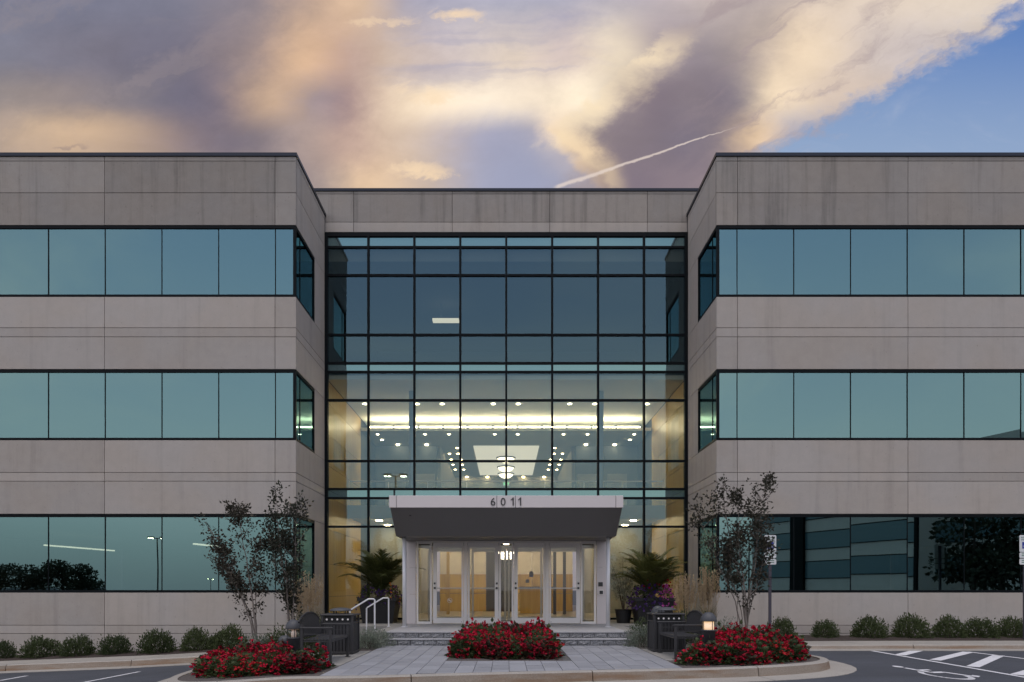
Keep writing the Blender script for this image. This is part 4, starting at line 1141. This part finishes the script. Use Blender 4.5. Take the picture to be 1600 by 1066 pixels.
def bush(name, label, X, Y, w, h, mat, seed, n=1300, ls=.06, asp=.16, z=None):
    rng = np.random.default_rng(seed); o = thing(name, label, 'bush', (X, Y, g(X) - .02 if z is None else z), 0)
    p, d = dome_points(n, w, h, rng, .25); v, f = leaves(p, d + np.array([0, 0, .5]), ls, asp, rng, jitter=.45)
    link('foliage', np_mesh('foliage', v, f, mat), o); link('stems', stems_mesh('stems', 12, w * .8, h * .8, rng), o)
pxX = lambda px, Y: (px - VX) * Y / F
bush('silver_bush', 'silver-leaved artemisia bush beside the granite steps and handrails', pxX(588, 17.3), 17.15, .42, .42, 'leaf_silver', 3)
bush('silver_bush', 'low silver artemisia bush between the side steps and the trash bin', pxX(572, 16.4), 16.6, .34, .36, 'leaf_silver', 13)
bush('silver_bush', 'silver-leaved artemisia bush between the steps and the bench below the parking sign side', pxX(1004, 17.0), 17.0, .42, .50, 'leaf_silver', 4)
bush('green_bush', 'dark green bush at the edge of the landing below the purple petunias', pxX(1003, 18.3), 18.2, .40, .55, 'leaf_shrub', 14, 1500, .06, .25)
bush('silver_bush', 'pale green bush at the foot of the leaning myrtle', pxX(402, 16.4), 16.4, .50, .46, 'leaf_silver', 5)
bush('green_bush', 'dark green bush behind the bollard light near the handrails', pxX(437, 16.6), 16.6, .52, .55, 'leaf_shrub', 6, 1700, .06, .25)
bush('green_bush', 'green bush hugging the back of the bench near the handrails', pxX(488, 17.6), 17.6, .55, .80, 'leaf_shrub', 7, 2200, .065, .2)
bush('silver_bush', 'grey-green bush between the lit bollard and the vase-shaped myrtle', pxX(1132, 16.6), 16.6, .46, .62, 'leaf_silver', 8)
bush('green_bush', 'green bush behind the bench on the parking sign side', pxX(1080, 18.0), 18.0, .60, .75, 'leaf_shrub', 9, 2200, .065, .2)

# --- planters with palms and petunias
def frond(mb_v, mb_f, base, yaw, length, elev, rng):
    d = np.array([math.cos(yaw), math.sin(yaw), 0]); pts = []
    for i in range(19):
        u = i / 18; el = elev - u * u * 1.35
        pts.append((u, el))
    c = np.array(base, float); pos_ = [c.copy()]
    for i in range(18):
        el = elev - (i / 18) ** 2.0 * 1.2; c = c + (d * math.cos(el) + np.array([0, 0, math.sin(el)])) * length / 18; pos_.append(c.copy())
    side = np.array([-d[1], d[0], 0])
    for i in range(2, 19):
        u = i / 18; dirv = pos_[i] - pos_[i-1]; dirv /= np.linalg.norm(dirv); ll = length * .34 * (math.sin(min(u * 1.15, 1) * math.pi * .93) * .8 + .22)
        for sd_ in (-1, 1):
            for h2 in (0, .5):
                p = pos_[i] - dirv * length / 18 * h2
                tipp = p + (side * sd_ * .72 + dirv * .8 + np.array([0, 0, -.10 + rng.uniform(-.12, .12)])) * ll * rng.uniform(.85, 1.1); w = dirv * .021
                o = len(mb_v); m_ = (p + tipp) / 2 + np.array([0, 0, .02])
                mb_v += [p - w, p + w, m_ + w * .9, tipp, m_ - w * .9]; mb_f += [(o, o+1, o+2, o+4), (o+2, o+3, o+4)]
    return pos_
def planter(X, Y, pot_label, palm_label, flower_label, seed, palm_h, extra):
    rng = np.random.default_rng(seed); z = .308
    o = thing('planter', pot_label, 'planter', (X, Y, z))
    w0, w1, h = .46, .56, .78
    mb = MB(); vs = []
    prof = [(w0, 0), (w1, h - .09), (w1 + .04, h - .085), (w1 + .04, h), (w1 - .03, h), (w1 - .05, h - .1)]
    for (r, zz) in prof: vs += [(-r, -r, zz), (r, -r, zz), (r, r, zz), (-r, r, zz)]
    fs = [(3, 2, 1, 0)] + [(i*4 + j, i*4 + (j+1) % 4, (i+1)*4 + (j+1) % 4, (i+1)*4 + j) for i in range(len(prof) - 1) for j in range(4)]
    mb.add(vs, fs).build('pot', 'planter_black', o)
    MB().box(-w1 + .06, w1 - .06, -w1 + .06, w1 - .06, h - .16, h - .1).build('soil', 'mulch', o)
    MB().box(-.35, -.25, -.42, .42, -.0, .0 + .001).box(.25, .35, -.42, .42, 0, .001).build('foot', 'planter_black', o)
    p = thing('palm', palm_label, 'palm', (X, Y, z + h - .12)); V, Fs = [], []; rach = MB()
    nf = 26
    for i in range(nf):
        yaw = i * 2.4 + rng.uniform(-.3, .3); el = 1.50 - (i / nf) * 0.80 + rng.uniform(-.1, .1); L_ = palm_h * rng.uniform(.85, 1.1)
        ps = frond(V, Fs, (math.cos(yaw) * .04, math.sin(yaw) * .04, .18 + rng.uniform(0, .2)), yaw, L_, el, rng)
        rach.tube([tuple(q) for q in ps[::3]], [.014, .012, .01, .008, .006, .004, .003], 5)
    link('fronds', np_mesh('fronds', V, Fs, 'leaf_palm'), p); rach.build('stalks', 'leaf_palm', p)
    MB().lathe([(.10, -.05), (.12, .1), (.09, .3), (.04, .42)], n=12).build('trunk', 'bark_dark', p, True)
    fl = thing('petunias', flower_label, 'flowers', (X, Y, z + h - .12))
    P, D = [], []
    for i in range(900):
        a = rng.uniform(0, 6.28); e = rng.uniform(.35, 1.0); rr_ = .72 * e; hz = .34 - max(0, rr_ - .5) * 1.9 + rng.uniform(-.12, .16); P.append(np.array([math.cos(a) * rr_, math.sin(a) * rr_, hz])); D.append(np.array([math.cos(a), math.sin(a), .5]))
    v, f = leaves(P, D, .06, .34, rng, jitter=.5); link('foliage', np_mesh('foliage', v, f, 'leaf_begonia'), fl)
    for (mat, cnt, a0, a1, zz, nm) in extra:
        P, D = [], []
        for i in range(cnt):
            a = rng.uniform(a0, a1); e = rng.uniform(.55, 1.02); rr_ = .76 * e; hz = .36 + zz - max(0, rr_ - .5) * 1.9 + rng.uniform(-.13, .17)
            c = np.array([math.cos(a) * rr_, math.sin(a) * rr_, hz])
            for q in range(5): P.append(c + rng.normal(0, .008, 3)); D.append(np.array([math.cos(a), math.sin(a), .3]) * .6 + rng.normal(0, .8, 3))
        v, f = leaves(P, D, .044, .6, rng, jitter=.2); link(nm, np_mesh(nm, v, f, mat), fl)['kind'] = 'stuff'
planter(pxX(594, 22.4), 22.4, 'black square planter on the terrace behind the white handrails', 'arching date palm in the planter behind the white handrails', 'dark purple petunias with orange blooms trailing from the planter behind the handrails', 41, 1.5,
        (('petal_purple', 130, 0, 6.28, 0, 'purple_blooms'), ('petal_orange', 9, -1.4, -.2, .08, 'orange_blooms')))
planter(pxX(1018, 22.0), 22.0, 'black square planter on the terrace beside the intercom panel', 'palm in the planter beside the wood-panelled corner behind the pink flowers', 'purple and pink petunias with red blooms in the planter near the intercom', 42, 1.45,
        (('petal_purple', 120, 3.0, 5.0, 0, 'purple_blooms'), ('petal_pink', 75, -1.35, .2, .02, 'pink_blooms'), ('petal_red', 26, -2.2, .6, .18, 'red_blooms')))
# slender grey-leaved tree-form plant next to the intercom
rng = np.random.default_rng(77); Xp, Yp = pxX(974, 22.3), 22.3
o = thing('eucalyptus', 'slender grey-green potted plant between the canopy post and the flower planter', 'plant', (Xp, Yp, .308))
MB().lathe([(.20, 0), (.26, .38), (.28, .42), (.25, .42), (.23, .36)], n=20).build('pot', 'planter_black', o)
st = MB(); P = []; D = []
for i in range(9):
    a = rng.uniform(0, 6.28); t_ = Vector((math.cos(a) * .42, math.sin(a) * .3, rng.uniform(1.2, 2.1)))
    st.tube([(0, 0, .3), (t_.x * .35, t_.y * .35, t_.z * .6), tuple(t_)], [.010, .007, .003], 5)
    for q in range(90):
        u = rng.uniform(.4, 1.05); c = np.array(Vector((0, 0, .3)).lerp(t_, u)) + rng.normal(0, .09, 3); P.append(c); D.append(rng.normal(0, 1, 3))
st.build('stems', 'bark_dark', o); v, f = leaves(P, D, .07, .32, rng); link('foliage', np_mesh('foliage', v, f, 'leaf_silver'), o)

# ------------------------------------------------------------------ street furniture
def bench(label, X, Y, rz, z):
    """bench 1.45 long along local x, faces local -y"""
    o = thing('bench', label, 'bench', (X, Y, z), rz)
    Lh = .70
    for i in range(8):
        y0 = -.24 + i * .062; MB().cbox(-Lh, Lh, y0, y0 + .050, .425, .447, .004).build('seat_slat', 'black_metal', o)
    MB().box(-Lh, Lh, -.262, -.246, .395, .44).box(-Lh, Lh, .256, .272, .395, .44).build('seat_frame', 'black_metal', o)
    n = 19
    top = lambda x: .68 + .235 * math.sqrt(max(0, 1 - (x / .74) ** 2))
    arc = [(-.70 + 1.4 * i / 24, .33, top(-.70 + 1.4 * i / 24)) for i in range(25)]
    MB().tube(arc, .018, 8).build('back_rail', 'black_metal', o, True)
    MB().box(-Lh, Lh, .268, .292, .47, .50).build('back_rail', 'black_metal', o)
    for i in range(n):
        x = -.64 + 1.28 * i / (n - 1)
        MB().add([(x - .012, .272, .50), (x + .012, .272, .50), (x + .012, .286, .50), (x - .012, .286, .50), (x - .012, .322, top(x)), (x + .012, .322, top(x)), (x + .012, .336, top(x)), (x - .012, .336, top(x))],
                 [(3,2,1,0),(4,5,6,7),(0,1,5,4),(1,2,6,5),(2,3,7,6),(3,0,4,7)]).build('back_slat', 'black_metal', o)
    for sx in (-1, 1):
        x = sx * .70
        for yy in (-.25, .27):
            MB().box(x - .025, x + .025, yy - .02, yy + .025, .012, .66 if yy < 0 else .72).build('leg', 'black_metal', o)
            MB().cbox(x - .05, x + .05, yy - .05, yy + .05, 0, .012, .003).build('foot', 'black_metal', o)
        MB().cbox(x - .032, x + .032, -.30, .30, .64, .672, .006).build('armrest', 'black_metal', o)
        MB().box(x - .012, x + .012, -.22, .24, .53, .552).box(x - .012, x + .012, -.23, .245, .40, .42).build('arm_rail', 'black_metal', o)
    return o
bench('black metal slatted bench with arched back, beside the bin on the handrail side', -3.44, 13.72, R(90), g(-3.5) * .5 + .004)
bench('black metal slatted bench with arched back, beside the bin near the lit amber bollard', 3.52, 14.55, R(-90), g(3.6) * .5 + .004)

def bin_(label, X, Y, z):
    o = thing('trash_bin', label, 'bin', (X, Y, z)); w = .31
    MB().cbox(-w - .02, w + .02, -w - .02, w + .02, 0, .05, .005).build('base', 'black_metal', o)
    MB().box(-w + .03, w - .03, -w + .03, w - .03, .05, .80).build('liner', 'planter_black', o)
    for face in range(4):
        for i in range(9):
            a = -w + .034 + i * (2 * w - .068) / 8; mb = MB().box(a - .026, a + .026, -w, -w + .016, .055, .64)
            c_, s2 = math.cos(face * math.pi / 2), math.sin(face * math.pi / 2); mb.v = [(x * c_ - y * s2, x * s2 + y * c_, zz) for x, y, zz in mb.v]
            mb.build('slat', 'black_metal', o)
    fr_ = MB()
    for sx in (-1, 1):
        for sy in (-1, 1): fr_.box(sx * w - .022, sx * w + .022, sy * w - .022, sy * w + .022, .05, .80)
    fr_.box(-w - .01, w + .01, -w - .012, -w + .012, .65, .67).box(-w - .01, w + .01, w - .012, w + .012, .65, .67)
    fr_.box(-w - .012, -w + .012, -w, w, .645, .675).box(w - .012, w + .012, -w, w, .645, .675).build('frame', 'black_metal', o)
    for i in range(5):                                          # pierced band under the lid
        a = -.22 + i * .11; MB().lathe([(.020, -.0), (.02, .006)], 0, 0, 12).build('rosette', 'aluminium', o).matrix_local = Matrix.Translation((a, -w + .0, .725)) @ Matrix.Rotation(R(90), 4, 'X')
    MB().cbox(-w - .04, w + .04, -w - .04, w + .04, .80, .835, .008).build('top_plate', 'black_metal', o)
    for a in range(4):
        MB().tube([(.17 * math.cos(a * 1.571 + .785), .17 * math.sin(a * 1.571 + .785), .835), (.17 * math.cos(a * 1.571 + .785), .17 * math.sin(a * 1.571 + .785), .90)], .012, 6).build('lid_post', 'black_metal', o)
    MB().lathe([(.235, .895), (.235, .905), (.20, .935), (.12, .958), (.03, .965)], n=28).build('lid', 'bollard_grey', o, True)
bin_('black slatted trash bin with domed ash lid, standing by the silver bush and handrails', -3.52, 15.25, .004)
bin_('black slatted trash bin with domed ash lid, in front of a small bollard light', 3.50, 15.75, .004)

def bollard(label, X, Y, z, h, glow, lens='lens_glass'):
    o = thing('bollard_light', label, 'bollard', (X, Y, z - .03)); r = .125
    MB().lathe([(r, 0), (r, h - .36), (r + .012, h - .355), (r + .012, h - .335), (r * .9, h - .33)], n=28).build('shaft', 'bollard_grey', o, True)
    MB().lathe([(r * .80, h - .332), (r * .80, h - .17)], n=24).build('lens', lens, o, True)
    MB().lathe([(.045, h - .33), (.05, h - .27), (.035, h - .2)], n=16).build('lamp', glow, o, True)
    MB().lathe([(r * .78, h - .185), (r * .5, h - .175)], n=20).build('reflector', glow, o, True)
    for a in range(4):
        an = a * 1.571 + .4; MB().tube([(r * .92 * math.cos(an), r * .92 * math.sin(an), h - .34), (r * .92 * math.cos(an), r * .92 * math.sin(an), h - .16)], .007, 6).build('cage_rod', 'bollard_grey', o)
    MB().lathe([(r + .028, h - .175), (r + .03, h - .165), (r + .018, h - .10), (r * .85, h - .045), (r * .5, h - .01), (r * .1, h)], n=28).build('cap', 'bollard_grey', o, True)
def bo(px, pt, Y, label, glow):
    X = pxX(px, Y); z = g(X); bollard(label, X, Y, z, H + (VY - pt) * Y / F - z + .03, glow, 'amber_lens' if glow == 'bollard_glow' else 'lens_glass')
bo(459, 968, 13.4, 'grey domed bollard light with faint pinkish lamp in the red flowers by the handrail-side bench', 'bollard_dim')
bo(1107, 956.5, 13.6, 'grey domed bollard light glowing amber among the red flowers', 'bollard_glow')
bo(1028, 946.5, 16.6, 'small lit bollard light standing behind the trash bin', 'bollard_dim')
X = pxX(445, 14.4)
o = thing('ground_spotlight', 'dark low spotlight housing tucked behind the handrail-side bollard', 'spotlight', (X, 14.4, g(X)))
MB().tube([(0, 0, -.02), (0, 0, .34)], .03, 10).build('stem', 'black_metal', o)
MB().lathe([(.10, .33), (.13, .36), (.12, .44), (.07, .49), (.02, .50)], n=20).build('hood', 'bollard_grey', o, True)
MB().box(-.05, .05, -.07, -.04, .16, .28).build('label_plate', 'decal_white', o)

def rail(label, X, Y):
    o = thing('handrail', label, 'handrail', (X, Y, 0)); r = .021
    zt_, zl = 1.11, .84
    MB().tube([(-.62, 0, .0), (-.62, 0, zl - .02), (-.60, 0, zl), (-.16, 0, zt_), (-.02, 0, zt_), (0, 0, zt_ - .02), (0, 0, .306)], r, 8).build('rail_tube', 'white_paint_metal', o)
    MB().lathe([(.05, .306), (.05, .316)], 0, 0, 14).build('base_flange', 'white_paint_metal', o); MB().lathe([(.05, .012), (.05, .022)], -.62, 0, 14).build('base_flange', 'white_paint_metal', o)
rail('white tubular handrail on the side steps, the one closer to the trash bin', -3.30, 17.98)
rail('white tubular handrail on the side steps, the one closer to the black planter', -3.30, 20.12)

def stroke(mb, pts, w, y=0.0):
    pts = [Vector(p) for p in pts]
    for a, b in zip(pts, pts[1:]):
        d = (b - a).normalized(); n = Vector((-d.y, d.x)) * w / 2; a2 = a - d * w * .18; b2 = b + d * w * .18
        mb.add([(a2 + n).to_3d(), (a2 - n).to_3d(), (b2 - n).to_3d(), (b2 + n).to_3d()], [(0, 1, 2, 3)])
def wheelchair():
    """access symbol in the unit square, x right, y up"""
    mb = MB(); n = 16
    mb.add([(.40 + .075 * math.cos(2*math.pi*i/n), .92 + .075 * math.sin(2*math.pi*i/n), 0) for i in range(n)], [tuple(range(n))])
    stroke(mb, [(.41, .80), (.45, .46), (.70, .46), (.82, .14), (.93, .19)], .085)
    stroke(mb, [(.43, .64), (.66, .64)], .07)
    arc = [(.46 + .28 * math.cos(R(a)), .28 + .28 * math.sin(R(a))) for a in range(118, 352, 13)]
    stroke(mb, arc, .075)
    return mb
def sign(label, X, Y, rz):
    o = thing('parking_sign', label, 'sign', (X, Y, g(X)), rz)
    MB().box(-.035, .035, -.02, .02, -.05, 2.72 - g(X)).build('post', 'sign_post', o)
    def plate(z0, z1, w=.155):
        mb = MB(); n = 5; r = .03; pl = []
        for cx_, cz_, a0 in ((w - r, z1 - r, 0), (-w + r, z1 - r, 90), (-w + r, z0 + r, 180), (w - r, z0 + r, 270)):
            pl += [(cx_ + r * math.cos(R(a0 + 90 * i / n)), cz_ + r * math.sin(R(a0 + 90 * i / n))) for i in range(n + 1)]
        k = len(pl); mb.add([(x, -.03, z) for x, z in pl] + [(x, -.022, z) for x, z in pl], [tuple(range(k)), tuple(range(k, 2*k))[::-1]] + [(i, k + i, k + (i+1) % k, (i+1) % k) for i in range(k)])
        return mb.build('plate', 'sign_white', o)
    zz = -g(X)
    p1 = plate(zz + 2.33, zz + 2.77); p2 = plate(zz + 2.175, zz + 2.315); p3 = plate(zz + 2.0, zz + 2.155)
    q = box('symbol_panel', 'sign_blue', p1, -.085, .085, -.0335, -.0305, zz + 2.42, zz + 2.59)
    w = wheelchair(); w.v = [((x - .5) * .15, -.0345, zz + 2.432 + y * .148) for x, y, _ in w.v]; w.build('symbol', 'sign_white', p1)
    for j, tx in enumerate(('RESERVED', 'PARKING')):
        t_ = link('lettering', text_mesh(tx, .052, 'sign_green', .0008), p1, (0, -.032, zz + 2.69 - .06 * j)); t_.rotation_euler = (R(90), 0, 0)
    for pz, pp in ((2.27, p2), (2.225, p2), (2.10, p3), (2.05, p3)):
        box('text_line', 'sign_green', pp, -.10, .10, -.0315, -.0303, zz + pz, zz + pz + .018)
sign('reserved parking sign partly hidden by the leaves of the vase-shaped myrtle', pxX(1203, 18.75), 18.75, 0)
sign('reserved parking sign standing clear of any tree beyond the striped bay', pxX(1601, 18.75), 18.75, 0)

# ------------------------------------------------------------------ painted markings
mk = tag(link('parking_marking', None), kind='structure')
def gp(px, py):
    x, y, z = 0, 14, -.1
    for _ in range(12):
        z = za(x, y) + .006; y = F * (H - z) / (py - VY); x = (px - VX) * y / F
    return Vector((x, y, z))
def stripe(a, b, w=.10, wb=None):
    A, B = gp(*a), gp(*b); d = (B - A); d.z = 0; d.normalize(); n = Vector((-d.y, d.x, 0)) * w / 2
    L_ = (B - A).length; k = max(2, int(L_ / .5)); mb = MB()
    for i in range(k):
        p, q = A.lerp(B, i / k), A.lerp(B, (i + 1) / k)
        mb.quad(*[(v.x, v.y, za(v.x, v.y) + .006) for v in (p - n, q - n, q + n, p + n)])
    mb.build('painted_line', 'line_paint', mk)
stripe((1350, 1015), (1640, 1065)); stripe((1512, 1018.5), (1640, 1034))
for a, b in (((1406, 1023.5), (1434, 1016.5)), ((1461, 1031.5), (1513, 1018.8)), ((1520, 1041.8), (1561, 1024)), ((1589, 1054.5), (1640, 1040))): stripe(a, b, .22)
stripe((0, 1063.5), (42, 1056)); stripe((130, 1066.5), (218, 1049.5))
# access symbol painted on the bay: feet towards the aisle
w = wheelchair(); A0 = gp(1455, 1050)
dn = gp(1595, 1055.5) - gp(1350, 1015); dn.z = 0; dn.normalize(); rt = Vector((-dn.y, dn.x, 0))
pts = []
for x, y, _ in w.v:
    q = A0 - dn * (y - .5) * 1.75 + rt * (x - .5) * 1.0
    pts.append((q.x, q.y, za(q.x, q.y) + .007))
w.v = pts; w.build('access_symbol', 'line_paint', mk)

# ------------------------------------------------------------------ what the glass reflects: across the parking lot
nb = thing('neighbouring_office_building', 'banded office building across the parking lot, seen mirrored in the ground-floor glass', 'building', (48, -44, 0))
FP = [(38.5, -72), (48.5, -44), (55.3, -44.6), (60, -28), (95, -38), (75, -85)]
off_ = lambda x, y: (x - 48, y + 44)
simple('pale_concrete', (0.80, 0.76, 0.70), 0.85, 0, .1, .5)
MB().prism([off_(x * .999 + .05, y) for x, y in FP], -.3, 18.8).build('wall', 'pale_concrete', nb)
def face_band(a, b, z0, z1, o_, mat, name, t0=0, t1=1):
    A, B = Vector(off_(*a)), Vector(off_(*b)); d = (B - A).normalized(); n = Vector((-d.y, d.x)); P_, Q_ = A.lerp(B, t0) + n * o_, A.lerp(B, t1) + n * o_; P2, Q2 = P_ - n * .4, Q_ - n * .4
    vs = [(p.x, p.y, z) for z in (z0, z1) for p in (P_, Q_, Q2, P2)]
    return MB().add(vs, [(3,2,1,0),(4,5,6,7),(0,1,5,4),(1,2,6,5),(2,3,7,6),(3,0,4,7)]).build(name, mat, nb)
simple('far_window', (0.16, 0.26, 0.30), 0.15)
for st_ in range(4):
    z0 = 3.05 + st_ * 4.13; z1 = z0 + 2.25
    if z1 > 18: continue
    for (i, t0, t1) in ((0, .02, .30), (0, .42, .98), (1, .3, .85), (2, .02, .98)):
        wv = face_band(FP[i], FP[i+1], z0, z1, .06, 'far_window', 'window_band', t0, t1)
        face_band(FP[i], FP[i+1], z1, z1 + .12, .08, 'dark_frame', 'window_head', t0, t1); face_band(FP[i], FP[i+1], z0 - .1, z0, .08, 'dark_frame', 'window_sill', t0, t1)
face_band(FP[0], FP[1], 0, 18.9, .5, 'dark_frame', 'stair_tower', .30, .42)
face_band(FP[0], FP[1], 0, 18.9, .3, 'dark_frame', 'corner_column', .985, 1.0)

def lot_lamp(label, X, Y, h, sp=.75, th=.06, yaw=0):
    o = thing('lot_light', label, 'street lamp', (X, Y, -.3), yaw, None)
    MB().tube([(0, 0, 0), (0, 0, h)], [th * 1.3, th], 10).build('pole', 'black_metal', o)
    MB().lathe([(.25, 0), (.25, .6), (.2, .62)], n=16).build('base', 'pad_concrete', o)
    for s_2 in (-1, 1):
        MB().tube([(0, 0, h - .05), (s_2 * sp * .5, 0, h)], .04, 8).build('arm', 'black_metal', o)
        hd = MB().cbox(*sorted((s_2 * sp * .35, s_2 * sp)), -.18, .18, h - .03, h + .12, .03).build('lamp_head', 'black_metal', o)
        MB().box(*sorted((s_2 * sp * .45, s_2 * sp * .95)), -.12, .12, h - .05, h - .031).build('lens', 'lot_lamp', hd)
lot_lamp('twin-headed lit parking lot lamp mirrored in the lobby glass', -7.06, 2.0, 8.9)
lot_lamp('tall twin-headed lit parking lot lamp mirrored in the wing with the sloping bed', -34.4, -29, 6.9, .9)
lot_lamp('distant twin-headed lamp mirrored low behind the leaning myrtle', -78, -150, 5.0, .9)
lot_lamp('twin-headed lit lamp mirrored behind the vase-shaped myrtle', 23.6, -29, 6.8, 1.2)
lot_lamp('distant twin-headed lamp mirrored among the window bands', 60.5, -66, 5.6, 1.5)

def tree(label, X, Y, h, w, seed, n=2600):
    rng = np.random.default_rng(seed); o = thing('deciduous_tree', label, 'tree', (X, Y, -.4), 0, 'trees across the parking lot')
    tr = MB(); tr.tube([(0, 0, 0), (0, 0, h * .35), (.1, 0, h * .8)], [.22, .16, .05], 8); P = []; D = []
    for i in range(9):
        a = rng.uniform(0, 6.28); e = rng.uniform(.2, .65) * w; zc = h * rng.uniform(.18, .82); e *= (1.15 - zc / h * .7)
        c = np.array([math.cos(a) * e, math.sin(a) * e, zc]); tr.tube([(0, 0, h * .3), tuple(c)], [.09, .03], 6)
        q = rng.normal(0, 1, (n // 9, 3)); q /= np.linalg.norm(q, axis=1)[:, None]; q = q * (rng.uniform(.3, 1, (len(q), 1)) ** .5)
        P.append(c + q * np.array([w * .42, w * .42, h * .17])); D.append(q)
    tr.build('trunk', 'bark_dark', o); v, f = leaves(np.concatenate(P), np.concatenate(D), .42, .4, rng); link('crown', np_mesh('crown', v, f, 'leaf_tree'), o)
for i, (X, Y, h, w) in enumerate(((-110, -108, 7.0, 5.5), (-104.5, -107, 8.0, 5.5), (-98.5, -109, 7.2, 5.5), (-93, -108, 7.5, 5.2), (-88.5, -107, 6.4, 4.6), (-116, -110, 7.2, 6))):
    tree('dark round-crowned tree mirrored in the wing glass above the sloping bed', X, Y, h, w, 200 + i)
for i, (X, Y, h, w) in enumerate(((41.5, -22, 9.5, 4.6), (45.5, -24, 11, 5.4), (50, -21, 9.5, 4.8), (54.5, -24, 11, 5))):
    tree('dark leafy tree mirrored beyond the neighbouring building in the glass', X, Y, h, w, 300 + i)
